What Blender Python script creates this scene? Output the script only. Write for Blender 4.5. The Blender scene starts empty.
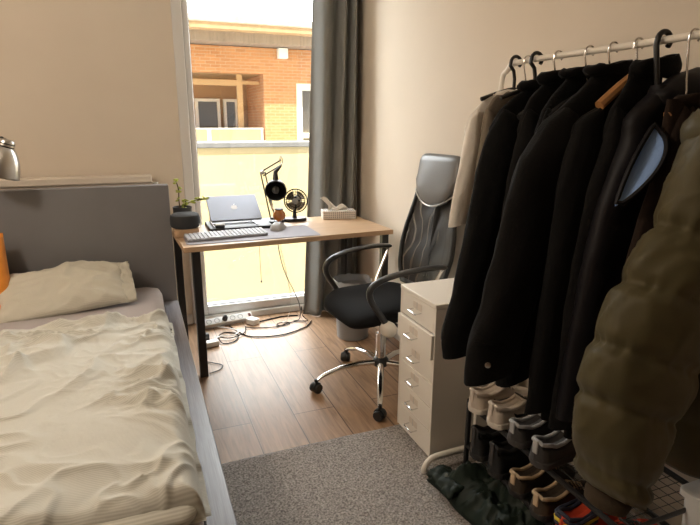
import bpy, bmesh, math, random
from mathutils import Vector, Matrix, noise
random.seed(7)
S = bpy.context.scene
COL = S.collection
PI = math.pi
R = math.radians
H = 1.37

# ------------------------------------------------------------------ materials
MATS = {}
def mat(name, col, rough=0.6, metal=0.0, var=0.0, vscale=8.0, bump=0.0, bscale=60.0, stretch=(1, 1, 1), sheen=0.0, coat=0.0, spec=None, alpha=1.0):
    if name in MATS:
        return MATS[name]
    m = bpy.data.materials.new(name); m.use_nodes = True
    nt = m.node_tree; N = nt.nodes; L = nt.links
    b = N['Principled BSDF']
    b.inputs['Roughness'].default_value = rough
    b.inputs['Metallic'].default_value = metal
    if sheen:
        b.inputs['Sheen Weight'].default_value = sheen
        b.inputs['Sheen Roughness'].default_value = 0.5
    if coat:
        b.inputs['Coat Weight'].default_value = coat
        b.inputs['Coat Roughness'].default_value = 0.15
    if spec is not None:
        b.inputs['Specular IOR Level'].default_value = spec
    b.inputs['Alpha'].default_value = alpha
    tc = N.new('ShaderNodeTexCoord'); mp = N.new('ShaderNodeMapping')
    mp.inputs['Scale'].default_value = stretch
    L.new(tc.outputs['Object'], mp.inputs['Vector'])
    nz = N.new('ShaderNodeTexNoise'); nz.inputs['Scale'].default_value = vscale; nz.inputs['Detail'].default_value = 5
    L.new(mp.outputs['Vector'], nz.inputs['Vector'])
    cr = N.new('ShaderNodeValToRGB')
    c0 = [max(0, c * (1 - var)) for c in col]; c1 = [min(1, c * (1 + var)) for c in col]
    cr.color_ramp.elements[0].position = 0.3; cr.color_ramp.elements[1].position = 0.7
    cr.color_ramp.elements[0].color = (*c0, 1); cr.color_ramp.elements[1].color = (*c1, 1)
    L.new(nz.outputs['Fac'], cr.inputs['Fac']); L.new(cr.outputs['Color'], b.inputs['Base Color'])
    if bump:
        n2 = N.new('ShaderNodeTexNoise'); n2.inputs['Scale'].default_value = bscale; n2.inputs['Detail'].default_value = 3
        L.new(mp.outputs['Vector'], n2.inputs['Vector'])
        bp = N.new('ShaderNodeBump'); bp.inputs['Strength'].default_value = bump; bp.inputs['Distance'].default_value = 0.01
        L.new(n2.outputs['Fac'], bp.inputs['Height']); L.new(bp.outputs['Normal'], b.inputs['Normal'])
    MATS[name] = m
    return m

def mix_node(nt, f, a, b):
    mx = nt.nodes.new('ShaderNodeMix'); mx.data_type = 'RGBA'
    for s, v in (('Factor', f), ('A', a), ('B', b)):
        sock = [i for i in mx.inputs if i.name == s and (i.type == 'RGBA' if s != 'Factor' else i.type == 'VALUE')][0]
        if hasattr(v, 'is_output'):
            nt.links.new(v, sock)
        else:
            sock.default_value = v if s == 'Factor' else (*v, 1)
    return [o for o in mx.outputs if o.type == 'RGBA'][0]

def base_of(name, rough):
    m = bpy.data.materials.new(name); m.use_nodes = True
    b = m.node_tree.nodes['Principled BSDF']; b.inputs['Roughness'].default_value = rough
    MATS[name] = m
    return m, m.node_tree, b

def floor_material():
    m, nt, b = base_of('oak_laminate', 0.40)
    N, L = nt.nodes, nt.links
    tc = N.new('ShaderNodeTexCoord')
    mp = N.new('ShaderNodeMapping'); mp.inputs['Rotation'].default_value = (0, 0, R(90)); mp.inputs['Location'].default_value = (0.35, 0.01, 0)
    L.new(tc.outputs['Object'], mp.inputs['Vector'])
    br = N.new('ShaderNodeTexBrick'); br.offset = 0.37
    br.inputs['Scale'].default_value = 1.0; br.inputs['Brick Width'].default_value = 1.9; br.inputs['Row Height'].default_value = 0.205
    br.inputs['Mortar Size'].default_value = 0.0025; br.inputs['Mortar Smooth'].default_value = 0.2
    br.inputs['Color1'].default_value = (0.43, 0.28, 0.175, 1); br.inputs['Color2'].default_value = (0.36, 0.228, 0.135, 1)
    br.inputs['Mortar'].default_value = (0.08, 0.045, 0.025, 1)
    L.new(mp.outputs['Vector'], br.inputs['Vector'])
    m2 = N.new('ShaderNodeMapping'); m2.inputs['Scale'].default_value = (9, 0.7, 1)
    L.new(tc.outputs['Object'], m2.inputs['Vector'])
    nz = N.new('ShaderNodeTexNoise'); nz.inputs['Scale'].default_value = 5; nz.inputs['Detail'].default_value = 7; nz.inputs['Distortion'].default_value = 1.2
    L.new(m2.outputs['Vector'], nz.inputs['Vector'])
    cr = N.new('ShaderNodeValToRGB'); cr.color_ramp.elements[0].position = 0.3; cr.color_ramp.elements[1].position = 0.72
    cr.color_ramp.elements[0].color = (0.62, 0.58, 0.55, 1); cr.color_ramp.elements[1].color = (1.15, 1.12, 1.1, 1)
    L.new(nz.outputs['Fac'], cr.inputs['Fac'])
    mx = N.new('ShaderNodeMix'); mx.data_type = 'RGBA'; mx.blend_type = 'MULTIPLY'
    ins = [i for i in mx.inputs if i.type == 'RGBA']; mx.inputs[0].default_value = 1.0
    L.new(br.outputs['Color'], ins[0]); L.new(cr.outputs['Color'], ins[1])
    L.new([o for o in mx.outputs if o.type == 'RGBA'][0], b.inputs['Base Color'])
    bp = N.new('ShaderNodeBump'); bp.inputs['Strength'].default_value = 0.12; bp.inputs['Distance'].default_value = 0.004
    b.inputs['Specular IOR Level'].default_value = 0.4
    L.new(nz.outputs['Fac'], bp.inputs['Height']); L.new(bp.outputs['Normal'], b.inputs['Normal'])
    return m

def brick_material():
    m, nt, b = base_of('orange_brick', 0.85)
    N, L = nt.nodes, nt.links
    tc = N.new('ShaderNodeTexCoord'); sx = N.new('ShaderNodeSeparateXYZ'); cx = N.new('ShaderNodeCombineXYZ')
    L.new(tc.outputs['Object'], sx.inputs[0]); ad = N.new('ShaderNodeMath'); ad.operation = 'ADD'
    L.new(sx.outputs['X'], ad.inputs[0]); L.new(sx.outputs['Y'], ad.inputs[1])
    L.new(ad.outputs[0], cx.inputs['X']); L.new(sx.outputs['Z'], cx.inputs['Y'])
    br = N.new('ShaderNodeTexBrick'); br.inputs['Scale'].default_value = 1
    br.inputs['Brick Width'].default_value = 0.24; br.inputs['Row Height'].default_value = 0.075
    br.inputs['Mortar Size'].default_value = 0.006
    br.inputs['Color1'].default_value = (0.60, 0.29, 0.13, 1); br.inputs['Color2'].default_value = (0.50, 0.23, 0.10, 1)
    br.inputs['Mortar'].default_value = (0.55, 0.40, 0.27, 1)
    L.new(cx.outputs[0], br.inputs['Vector']); L.new(br.outputs['Color'], b.inputs['Base Color'])
    return m

def stripe_material(name, c0, c1, scale, rough=0.85, bumps=0.15):
    """fine woven stripes that follow the cloth (UV)"""
    m, nt, b = base_of(name, rough)
    N, L = nt.nodes, nt.links
    uv = N.new('ShaderNodeUVMap')
    wv = N.new('ShaderNodeTexWave'); wv.bands_direction = 'Y'; wv.inputs['Scale'].default_value = scale
    wv.inputs['Distortion'].default_value = 0.0
    L.new(uv.outputs['UV'], wv.inputs['Vector'])
    L.new(mix_node(nt, wv.outputs['Fac'], c0, c1), b.inputs['Base Color'])
    nz = N.new('ShaderNodeTexNoise'); nz.inputs['Scale'].default_value = 40; nz.inputs['Detail'].default_value = 4
    L.new(uv.outputs['UV'], nz.inputs['Vector'])
    bp = N.new('ShaderNodeBump'); bp.inputs['Strength'].default_value = bumps; bp.inputs['Distance'].default_value = 0.01
    L.new(nz.outputs['Fac'], bp.inputs['Height']); L.new(bp.outputs['Normal'], b.inputs['Normal'])
    b.inputs['Sheen Weight'].default_value = 0.15
    return m

def glass_material(name, tint=(1, 1, 1), refl=0.06):
    m = bpy.data.materials.new(name); m.use_nodes = True
    nt = m.node_tree; N, L = nt.nodes, nt.links
    N.remove(N['Principled BSDF'])
    t = N.new('ShaderNodeBsdfTransparent'); t.inputs['Color'].default_value = (*tint, 1)
    g = N.new('ShaderNodeBsdfGlossy'); g.inputs['Roughness'].default_value = 0.02
    mx = N.new('ShaderNodeMixShader'); mx.inputs[0].default_value = refl
    L.new(t.outputs[0], mx.inputs[1]); L.new(g.outputs[0], mx.inputs[2]); L.new(mx.outputs[0], N['Material Output'].inputs['Surface'])
    MATS[name] = m
    return m

def mesh_fabric(name, col):
    """two layers of open weave: the offset layers give wavy light bands"""
    m, nt, b = base_of(name, 0.5)
    N, L = nt.nodes, nt.links
    b.inputs['Base Color'].default_value = (*col, 1)
    tc = N.new('ShaderNodeTexCoord')
    wv = N.new('ShaderNodeTexWave'); wv.bands_direction = 'Y'; wv.inputs['Scale'].default_value = 5.0
    wv.inputs['Distortion'].default_value = 7.0; wv.inputs['Detail'].default_value = 1.0; wv.inputs['Detail Scale'].default_value = 1.2
    L.new(tc.outputs['Object'], wv.inputs['Vector'])
    mr = N.new('ShaderNodeMapRange'); mr.inputs['From Min'].default_value = 0.55; mr.inputs['From Max'].default_value = 1.0
    mr.inputs['To Min'].default_value = .97; mr.inputs['To Max'].default_value = .82
    L.new(wv.outputs['Fac'], mr.inputs['Value']); L.new(mr.outputs['Result'], b.inputs['Alpha'])
    return m

# ------------------------------------------------------------------ object helpers
INV = {}
def tag(o, label=None, cat=None, group=None, kind=None):
    if label: o['label'] = label
    if cat: o['category'] = cat
    if group: o['group'] = group
    if kind: o['kind'] = kind
    return o

def thing(name, label, cat, loc=(0, 0, 0), rotz=0.0, group=None):
    o = bpy.data.objects.new(name, None); COL.objects.link(o)
    o.location = loc; o.rotation_euler = (0, 0, rotz); o.empty_display_size = 0.05
    INV[o] = Matrix.LocRotScale(Vector(loc), Matrix.Rotation(rotz, 3, 'Z'), None).inverted()
    return tag(o, label, cat, group)

class MB:
    def __init__(s):
        s.bm = bmesh.new(); s.uv = None
    def box(s, x0, x1, y0, y1, z0, z1, M=None):
        v = [s.bm.verts.new((x, y, z)) for x in (x0, x1) for y in (y0, y1) for z in (z0, z1)]
        for f in ((0, 1, 3, 2), (4, 6, 7, 5), (0, 4, 5, 1), (2, 3, 7, 6), (0, 2, 6, 4), (1, 5, 7, 3)):
            s.bm.faces.new([v[i] for i in f])
        if M is not None:
            for q in v: q.co = M @ q.co
        return s
    def loft(s, rings, cap=True, closed=True):
        vr = [[s.bm.verts.new(p) for p in r] for r in rings]
        n = len(vr[0])
        for a, b in zip(vr, vr[1:]):
            for i in range(n if closed else n - 1):
                j = (i + 1) % n
                s.bm.faces.new((a[i], a[j], b[j], b[i]))
        if cap and closed:
            s.bm.faces.new(vr[0][::-1]); s.bm.faces.new(vr[-1])
        return s
    def tube(s, pts, r, n=8, smooth=0, closed=False):
        P = [Vector(p) for p in pts]
        if smooth: P = spline(P, smooth, closed)
        rs = r if isinstance(r, (list, tuple)) else [r] * len(P)
        if len(rs) != len(P):
            rs = [rs[min(len(rs) - 1, int(i * len(rs) / len(P)))] for i in range(len(P))]
        rings = []; up = None
        for i, p in enumerate(P):
            if closed: t = P[(i + 1) % len(P)] - P[i - 1]
            else: t = P[min(i + 1, len(P) - 1)] - P[max(i - 1, 0)]
            if t.length < 1e-9: t = Vector((0, 0, 1))
            t.normalize()
            if up is None:
                up = Vector((0, 0, 1)) if abs(t.z) < 0.9 else Vector((1, 0, 0))
            a = up - t * up.dot(t)
            if a.length < 1e-6: a = t.orthogonal()
            a.normalize(); up = a; b = t.cross(a)
            rings.append([p + (a * math.cos(k * 2 * PI / n) + b * math.sin(k * 2 * PI / n)) * rs[i] for k in range(n)])
        if closed:
            rings.append(rings[0]); return s.loft(rings, cap=False)
        return s.loft(rings)
    def lathe(s, prof, c=(0, 0, 0), n=24, axis=(0, 0, 1), cap=True):
        q = Vector((0, 0, 1)).rotation_difference(Vector(axis)).to_matrix(); c = Vector(c)
        return s.loft([[c + q @ Vector((r * math.cos(k * 2 * PI / n), r * math.sin(k * 2 * PI / n), z)) for k in range(n)] for r, z in prof], cap=cap)
    def ball(s, c, r, n=14, M=None):
        m = n // 2
        prof = [(math.sin(PI * i / m), -math.cos(PI * i / m)) for i in range(m + 1)]
        prof[0] = (0.02, -1); prof[-1] = (0.02, 1)
        r = Vector(r) if isinstance(r, (tuple, list)) else Vector((r, r, r))
        c = Vector(c)
        rings = []
        for a, z in prof:
            ring = []
            for k in range(n):
                p = Vector((a * math.cos(k * 2 * PI / n) * r.x, a * math.sin(k * 2 * PI / n) * r.y, z * r.z))
                if M is not None: p = M @ p
                ring.append(c + p)
            rings.append(ring)
        return s.loft(rings)
    def prism(s, outline, z0, z1, M=None):
        rings = [[Vector((x, y, z)) for x, y in outline] for z in (z0, z1)]
        if M is not None: rings = [[M @ p for p in r] for r in rings]
        return s.loft(rings)
    def grid(s, fn, nu, nv, uvfn=None):
        vs = [[s.bm.verts.new(fn(i / nu, j / nv)) for j in range(nv + 1)] for i in range(nu + 1)]
        if uvfn and s.uv is None: s.uv = s.bm.loops.layers.uv.new('UVMap')
        for i in range(nu):
            for j in range(nv):
                f = s.bm.faces.new((vs[i][j], vs[i + 1][j], vs[i + 1][j + 1], vs[i][j + 1]))
                if uvfn:
                    for lp, (a, b) in zip(f.loops, ((i, j), (i + 1, j), (i + 1, j + 1), (i, j + 1))):
                        lp[s.uv].uv = uvfn(a / nu, b / nv)
        return s
    def build(s, name, m, parent=None, smooth=True, bevel=0.0, sub=0, solid=0.0, loc=None, ang=40):
        bmesh.ops.recalc_face_normals(s.bm, faces=s.bm.faces[:])
        me = bpy.data.meshes.new(name); s.bm.to_mesh(me); s.bm.free()
        o = bpy.data.objects.new(name, me); COL.objects.link(o)
        me.materials.append(m)
        if parent is not None:
            o.parent = parent; me.transform(INV[parent]); INV[o] = INV[parent]
        elif loc is not None:
            me.transform(Matrix.Translation(-Vector(loc))); o.location = loc
            INV[o] = Matrix.Translation(-Vector(loc))
        else:
            INV[o] = Matrix.Identity(4)
        if smooth:
            for p in me.polygons: p.use_smooth = True
            me.set_sharp_from_angle(angle=R(ang))
        if solid:
            k = o.modifiers.new('solid', 'SOLIDIFY'); k.thickness = solid; k.offset = 0
        if bevel:
            k = o.modifiers.new('bevel', 'BEVEL'); k.width = bevel; k.segments = 2; k.limit_method = 'ANGLE'; k.angle_limit = R(35)
        if sub:
            k = o.modifiers.new('sub', 'SUBSURF'); k.levels = sub; k.render_levels = sub
        return o

def spline(P, k, closed=False):
    out = []; n = len(P)
    rng = range(n) if closed else range(n - 1)
    for i in rng:
        if closed: p0, p1, p2, p3 = P[i - 1], P[i], P[(i + 1) % n], P[(i + 2) % n]
        else: p0, p1, p2, p3 = P[max(i - 1, 0)], P[i], P[i + 1], P[min(i + 2, n - 1)]
        for j in range(k):
            t = j / k
            out.append(0.5 * ((2 * p1) + (p2 - p0) * t + (2 * p0 - 5 * p1 + 4 * p2 - p3) * t * t + (3 * p1 - p0 - 3 * p2 + p3) * t ** 3))
    if not closed: out.append(P[-1].copy())
    return out

def rrect(x0, x1, y0, y1, r, n=5):
    pts = []
    for cx, cy, a0 in ((x1 - r, y1 - r, 0), (x0 + r, y1 - r, 90), (x0 + r, y0 + r, 180), (x1 - r, y0 + r, 270)):
        for i in range(n + 1):
            a = R(a0 + 90 * i / n); pts.append((cx + r * math.cos(a), cy + r * math.sin(a)))
    return pts

def lerp(tab, t):
    """piecewise linear table, keys in any order of first item"""
    tab = sorted(tab)
    if t <= tab[0][0]: return tab[0][1]
    for (a, va), (b, vb) in zip(tab, tab[1:]):
        if t <= b: return va + (vb - va) * (t - a) / (b - a)
    return tab[-1][1]

def nz(x, y, z=0.0): return noise.noise(Vector((x, y, z)))

def struct(o): o['kind'] = 'structure'; return o

# ------------------------------------------------------------------ palette
paint = mat('wall_paint', (0.70, 0.61, 0.50), 0.75, var=0.02, vscale=3, bump=0.03, bscale=140)
ceil_m = mat('ceiling_paint', (0.8, 0.77, 0.72), 0.9)
white_pvc = mat('white_pvc', (0.72, 0.70, 0.67), 0.35)
white_metal = mat('white_enamel', (0.84, 0.78, 0.69), 0.35)
cream_metal = mat('cream_enamel', (0.72, 0.63, 0.53), 0.4)
black_plastic = mat('black_plastic', (0.012, 0.012, 0.012), 0.4)
black_metal = mat('black_metal', (0.015, 0.014, 0.014), 0.35)
chrome = mat('chrome', (0.75, 0.74, 0.73), 0.12, 1.0)
steel = mat('brushed_steel', (0.55, 0.53, 0.50), 0.3, 1.0)
grey_cable = mat('grey_cable', (.12, .12, .12), .7, spec=.2)
white_plastic = mat('white_plastic', (0.75, 0.74, 0.71), 0.4)

# ------------------------------------------------------------------ room shell
WX, WXL, WY, WYF, CZ = 1.49, -1.9, 3.66, -2.4, 2.62
struct(MB().box(WXL - .1, WX + .1, WYF - .1, WY + .1, -0.1, 0).build('floor', floor_material(), smooth=False))
struct(MB().box(WXL - .1, WX + .1, WYF - .1, WY + .3, CZ, CZ + .2).build('ceiling', ceil_m, smooth=False))
struct(MB().box(WX, WX + .12, WYF - .1, WY + .3, 0, CZ).build('wall_right', paint, smooth=False))
struct(MB().box(WXL - .12, WXL, WYF - .1, WY + .3, 0, CZ).build('wall_left', paint, smooth=False))
struct(MB().box(WXL, WX, WYF - .12, WYF, 0, CZ).build('wall_front', mat('bounce_cut_brown', (.22, .17, .13), .8), smooth=False))  # unseen wall, its dark colour made up to cut light bouncing back
wx0, wx1, wz1 = 0.287, 1.40, 2.45
wb = MB().box(WXL, wx0, WY, WY + .28, 0, CZ).box(wx1, WX, WY, WY + .28, 0, CZ).box(wx0, wx1, WY, WY + .28, wz1, CZ)
struct(wb.build('wall_back', paint, smooth=False))
# tall window: outer frame, a fixed sash with deep bottom rail, glass
w = struct(MB().box(wx0, wx0 + .06, WY - .015, WY + .07, 0, wz1).box(wx1 - .06, wx1, WY - .015, WY + .07, 0, wz1)
           .box(wx0 + .06, wx1 - .06, WY - .015, WY + .07, wz1 - .06, wz1).box(wx0 + .06, wx1 - .06, WY - .015, WY + .07, 0, .045).build('window_1', white_pvc, bevel=.004))
MB().box(wx0 + .062, wx0 + .099, WY + .008, WY + .06, .047, wz1 - .062).box(wx1 - .099, wx1 - .062, WY + .008, WY + .06, .047, wz1 - .062) \
    .box(wx0 + .099, wx1 - .099, WY + .008, WY + .06, .047, .107).box(wx0 + .099, wx1 - .099, WY + .008, WY + .06, wz1 - .12, wz1 - .062).build('sash', white_pvc, w, bevel=.006)
rubber = mat('window_gasket', (0.02, 0.02, 0.02), 0.6)
MB().box(wx0 + .0985, wx0 + .1025, WY + .03, WY + .045, .105, wz1 - .12).box(wx0 + .1, wx1 - .1, WY + .03, WY + .045, .1065, .111).build('gasket', rubber, w)
MB().box(wx0 + .1, wx1 - .1, WY + .036, WY + .040, .109, wz1 - .12).build('glass_pane', glass_material('window_glass', (0.97, 0.98, 0.97), .05), w)
struct(MB().box(wx0, wx1, WY + .08, WY + .33, -.04, .03).build('trim_1', white_pvc, bevel=.004))
struct(MB().box(WX - .014, WX, WYF, 3.4, 0, .07).build('baseboard_right', white_pvc, bevel=.003))
struct(MB().box(WXL, wx0 - .01, WY - .014, WY, 0, .07).build('baseboard_back', white_pvc, bevel=.003))

# ------------------------------------------------------------------ outside
yellow = mat('yellow_render', (0.60, 0.48, 0.26), 0.9, var=.03, vscale=2)
concrete = mat('grey_coping', (0.20, 0.195, 0.19), 0.8, var=.1)
yw = thing('parapet_wall', 'pale yellow rendered wall with grey coping just outside the window', 'wall', (2, 7, -4))
MB().box(-4, 9, 7, 7.25, -4, 1.035).build('wall_face', yellow, yw, smooth=False)
MB().box(-4, 9, 6.94, 7.31, 1.035, 1.10).build('coping', concrete, yw, bevel=.01)
brick = brick_material()
wood_f = mat('weathered_fascia', (0.30, 0.24, 0.19), 0.8, var=.15, vscale=3, stretch=(8, 1, .4))
eave_m = mat('roof_edge', (0.55, 0.5, 0.43), 0.8, var=.2, vscale=6)
soffit = mat('pine_soffit', (0.50, 0.34, 0.19), 0.7, var=.15, vscale=5)
wwin = mat('white_window_frame', (0.85, 0.85, 0.83), 0.5)
darkglass = mat('reflecting_glass', (0.10, 0.085, 0.07), 0.05, spec=0.8)
bd = thing('apartment_building', 'orange brick building with corner loggia seen through the window', 'building', (3, 14, -4))
FY = 14.0
# facade with openings for the loggia (x 1.0-3.2) and the right window (4.05-5.3)
f = MB().box(-6, -1.2, FY, FY + .3, -4, 3.1).box(3.2, 4.05, FY, FY + .3, -4, 3.1).box(5.4, 9, FY, FY + .3, -4, 3.1)
f.box(-1.2, 3.2, FY, FY + .3, 2.49, 3.1).box(-1.2, 3.2, FY, FY + .3, -4, .80).box(4.05, 5.4, FY, FY + .3, 2.29, 3.1).box(4.05, 5.4, FY, FY + .3, -4, .8)
f.box(3.2, 3.5, FY + .3, FY + 2.2, -4, 2.49)
f.build('facade', brick, bd, smooth=False)
MB().box(-6, 9, FY - .6, FY + 2, 3.12, 3.34).build('fascia', wood_f, bd, smooth=False)
MB().box(-6, 9, FY - .95, FY + 2, 3.34, 3.47).build('soffit', soffit, bd, smooth=False)
MB().box(-6, 9, FY - 1.0, FY + 2, 3.47, 3.62).build('roof_edge', eave_m, bd, bevel=.02)
sold = MB()
for i in range(150):
    x = -2 + i * .066; sold.box(x, x + .056, FY - .012, FY + .01, 2.86, 3.10)
sold.build('soldier_course', brick, bd, smooth=False)
MB().box(-1.2, 3.2, FY + .3, FY + 2.2, 2.49, 2.6).build('loggia_ceiling', soffit, bd, smooth=False)
MB().box(-1.2, 3.2, FY + .3, FY + 2.2, .6, .8).build('loggia_floor', concrete, bd, smooth=False)
MB().box(-1.2, 3.2, FY + 2.2, FY + 2.4, .8, 2.6).build('loggia_wall', mat('loggia_render', (0.42, 0.27, 0.17), .8), bd, smooth=False)
timb = mat('loggia_timber', (0.5, 0.33, 0.18), 0.7)
MB().box(1.2, 1.34, FY + .5, FY + .62, .8, 2.49).box(2.62, 2.76, FY + .5, FY + .62, .8, 2.49).box(1.34, 2.62, FY + .5, FY + .62, 2.22, 2.36).box(2.76, 3.2, FY + .5, FY + .62, 2.26, 2.34).build('loggia_post', timb, bd, smooth=False)
lw = MB()
for a, b_, c, d in ((1.72, 2.4, .8, 1.95), (2.5, 2.9, .8, 1.95)):
    lw.box(a, a + .08, FY + 2.05, FY + 2.2, c, d).box(b_ - .08, b_, FY + 2.05, FY + 2.2, c, d).box(a + .08, b_ - .08, FY + 2.05, FY + 2.2, d - .08, d)
lw = lw.build('loggia_window', wwin, bd, smooth=False)
MB().box(1.8, 2.32, FY + 2.1, FY + 2.15, .8, 1.87).box(2.58, 2.82, FY + 2.1, FY + 2.15, .8, 1.87).build('pane', darkglass, lw, smooth=False)
rl = MB().box(1.0, 3.16, FY + .04, FY + .07, 1.15, 1.18).box(1.75, 1.84, FY + .03, FY + .07, .8, 1.15).box(3.1, 3.15, FY + .03, FY + .07, .8, 1.15).box(-1.2, 3.2, FY - .03, FY + .1, .8, .86).build('loggia_railing', wwin, bd, smooth=False)
MB().box(-1.2, 3.12, FY + .045, FY + .055, .86, 1.15).build('railing_glass', mat('frosted_railing', (0.55, 0.46, 0.3), .4, alpha=.6), rl, smooth=False)
rw = MB().box(4.05, 4.22, FY + .05, FY + .2, .8, 2.29).box(5.25, 5.4, FY + .05, FY + .2, .8, 2.29).box(4.22, 5.25, FY + .05, FY + .2, 2.12, 2.29).box(4.22, 5.25, FY - .02, FY + .19, .92, 1.05).build('window', wwin, bd, smooth=False)
MB().box(4.2, 5.3, FY + .1, FY + .14, .8, 2.2).build('pane', darkglass, rw, smooth=False)
MB().box(4.55, 4.75, FY + .08, FY + .1, 1.05, 1.75).build('shutter', mat('window_blind', (.4, .33, .27), .7), rw, smooth=False)
lb = MB().box(3.56, 3.80, FY - .2, FY, 2.86, 3.1).build('wall_lamp', wwin, bd, bevel=.01)
MB().tube([(3.64, FY - .02, 3.1), (3.64, FY - .3, 3.34)], .012, 6).build('lamp_cable', grey_cable, lb)

# ------------------------------------------------------------------ bed
bed_grey = mat('grey_bed_foil', (0.185, 0.18, 0.185), 0.55, var=.06, vscale=4, stretch=(1, 1, 1))
rail_m, nt, b_ = base_of('grey_grained_rail', 0.33)
tc = nt.nodes.new('ShaderNodeTexCoord'); mp = nt.nodes.new('ShaderNodeMapping'); mp.inputs['Scale'].default_value = (160, 5, 20)
nt.links.new(tc.outputs['Object'], mp.inputs['Vector']); n_ = nt.nodes.new('ShaderNodeTexNoise'); n_.inputs['Scale'].default_value = 1.5; n_.inputs['Detail'].default_value = 3
nt.links.new(mp.outputs['Vector'], n_.inputs['Vector'])
nt.links.new(mix_node(nt, n_.outputs['Fac'], (.16, .155, .17), (.42, .41, .45)), b_.inputs['Base Color'])
bed = thing('bed', 'double bed with grey headboard and wide grained side rail', 'bed', (-.65, 2.1, 0))
MB().box(-1.46, .163, 3.14, 3.21, .02, 1.022).build('headboard', bed_grey, bed, bevel=.004)
MB().box(.088, .165, .98, 3.138, .10, .352).build('side_rail', rail_m, bed, bevel=.003)
MB().box(-1.46, -1.385, .98, 3.138, .10, .352).build('side_rail', rail_m, bed, bevel=.003)
MB().box(-1.384, .087, .98, 1.03, .10, .352).build('foot_rail', rail_m, bed, bevel=.003)
MB().box(-1.384, .087, 1.032, 3.138, .14, .2).build('slat_base', bed_grey, bed)
for x, y in ((-1.43, 1.05), (.09, 1.05)):
    MB().box(x, x + .06, y, y + .06, 0, .1).build('leg', black_plastic, bed)
sheet = mat('mauve_sheet', (0.43, 0.385, 0.375), 0.85, var=.03, bump=.12, bscale=14)
def mattress_fn():
    rings = []
    for z, ins in ((.202, .02), (.22, .004), (.42, .004), (.452, .018), (.468, .05)):
        rings.append([(x, y, z) for x, y in rrect(-1.375 + ins, .083 - ins, 1.06 + ins, 3.125 - ins, .05, 5)])
    return MB().loft(rings)
o = mattress_fn().build('mattress', sheet, loc=(-.65, 2.1, .202), ang=60)
tag(o, 'mattress in a smooth mauve fitted sheet on the grey bed', 'mattress')
# a few sheet creases near the pillow are part of the mattress cover
cr = MB()
cr.build('sheet_crease', sheet, o) if False else cr.bm.free()

# duvet
duvet_m = stripe_material('striped_linen', (0.61, 0.595, 0.53), (0.48, 0.465, 0.40), 57.0)
DX0, DX1, DY0, DY1 = -1.33, .080, 1.11, 2.40
def ridged(x, y, s, seed):
    return (1 - abs(nz(x * s, y * s, seed)) * 2.2)
def crease(x, y, s, seed, k, p):
    return max(0, 1 - abs(nz(x * s, y * s, seed)) * k) ** p
def wrinkle(x, y):
    wx = x + .13 * nz(x * 2.6, y * 2.6, 3.1) + .04 * nz(x * 7, y * 7, 13.1); wy = y + .13 * nz(x * 2.6, y * 2.6, 7.7) + .04 * nz(x * 7, y * 7, 17.7)
    m1 = max(0.05, min(1, .5 + 2.6 * nz(x * 2.1, y * 2.1, 21.0)))
    m2 = max(0.05, min(1, .5 + 2.6 * nz(x * 2.1, y * 2.1, 31.0)))
    m3 = max(0.1, min(1, .45 + 2.6 * nz(x * 2.9, y * 2.9, 41.0)))
    a = crease(wx * .8 + wy * .5, wy * .8 - wx * .5, 3.0, 1.3, 4.6, 1.35) * .027 * m1
    b = crease(wx * .9 - wy * .7, wy * .8 + wx * .5, 4.0, 5.9, 5.0, 1.35) * .022 * m2
    c = crease(wx * 1.1 + wy * .3, wy - wx * .3, 7.0, 9.2, 4.4, 1.3) * .013 * m3
    c += crease(wx - wy * .6, wy + wx * .5, 11.0, 19.2, 4.0, 1.3) * .0085 * m1
    c += crease(wx, wy, 19.0, 29.2, 3.4, 1.3) * .0038 * m2
    d = nz(x * 1.9, y * 1.9, 2.2) * .024 + nz(x * 4.5, y * 4.5, 6.2) * .009
    e = crease(wx * .5, wy * 2.0, 5.0, 4.4, 4.0, 1.4) * .020 * min(1, max(0, (y - 2.02) / .22))
    g = crease(wx * .5 + .4 * wy, wy * 2.0, 6.5, 8.4, 4.0, 1.4) * .014 * min(1, max(0, (x + .10) / .14))
    return a + b + c + d + e + g
def duvet_edge(u, v):
    x = DX0 + (DX1 - DX0) * u; y = DY0 + (DY1 - DY0) * v
    x += .012 * nz(y * 7, 1.1) * u; y += (.035 * nz(x * 4, 5.5) + .02 * nz(x * 11, 2.5)) * v + .012 * nz(x * 6, 8.8) * (1 - v)
    return x, y
def duvet_top(u, v):
    x, y = duvet_edge(u, v)
    d = min((DX1 - x) / .055, (y - DY0) / .05, (DY1 + .03 - y) / .07, 1.0); d = max(0, d)
    k = math.sqrt(max(0, 1 - (1 - d) ** 2))
    z = .475 + (.052 + .02 * (1 - v) ** 2) * k + wrinkle(x, y) * (.2 + .8 * k)
    return (x, y, z)
du = MB()
NU, NV = 260, 240
du.grid(duvet_top, NU, NV, lambda u, v: (u * 1.42, v * 1.33))
def duvet_side(pts, inward):
    rows = []
    for k in range(5):
        t = k / 4; rows.append([(p[0] + inward[0] * (.022 * t * t - .018 * math.sin(t * PI)), p[1] + inward[1] * (.022 * t * t - .018 * math.sin(t * PI)), p[2] * (1 - t) + .474 * t) for p in pts])
    return rows
for line, inw, vert in (([duvet_top(i / NU, 0) for i in range(NU + 1)], (0, 1), False), ([duvet_top(1, j / NV) for j in range(NV + 1)], (-1, 0), True), ([duvet_top(i / NU, 1) for i in range(NU + 1)], (0, -1), False)):
    rows = duvet_side(line, inw)
    n = len(line) - 1
    du.grid(lambda a, b, rows=rows, n=n: rows[round(b * 4)][round(a * n)], n, 4, (lambda a, b: (1.42 + .05 * b, a * 1.33)) if vert else (lambda a, b: (a * 1.42, -.05 * b)))
bmesh.ops.remove_doubles(du.bm, verts=du.bm.verts[:], dist=.0004)
o = du.build('duvet', duvet_m, loc=(-.6, 1.75, .474), ang=80)
tag(o, 'rumpled cream duvet with fine stripes spread over the bed', 'duvet')
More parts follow.
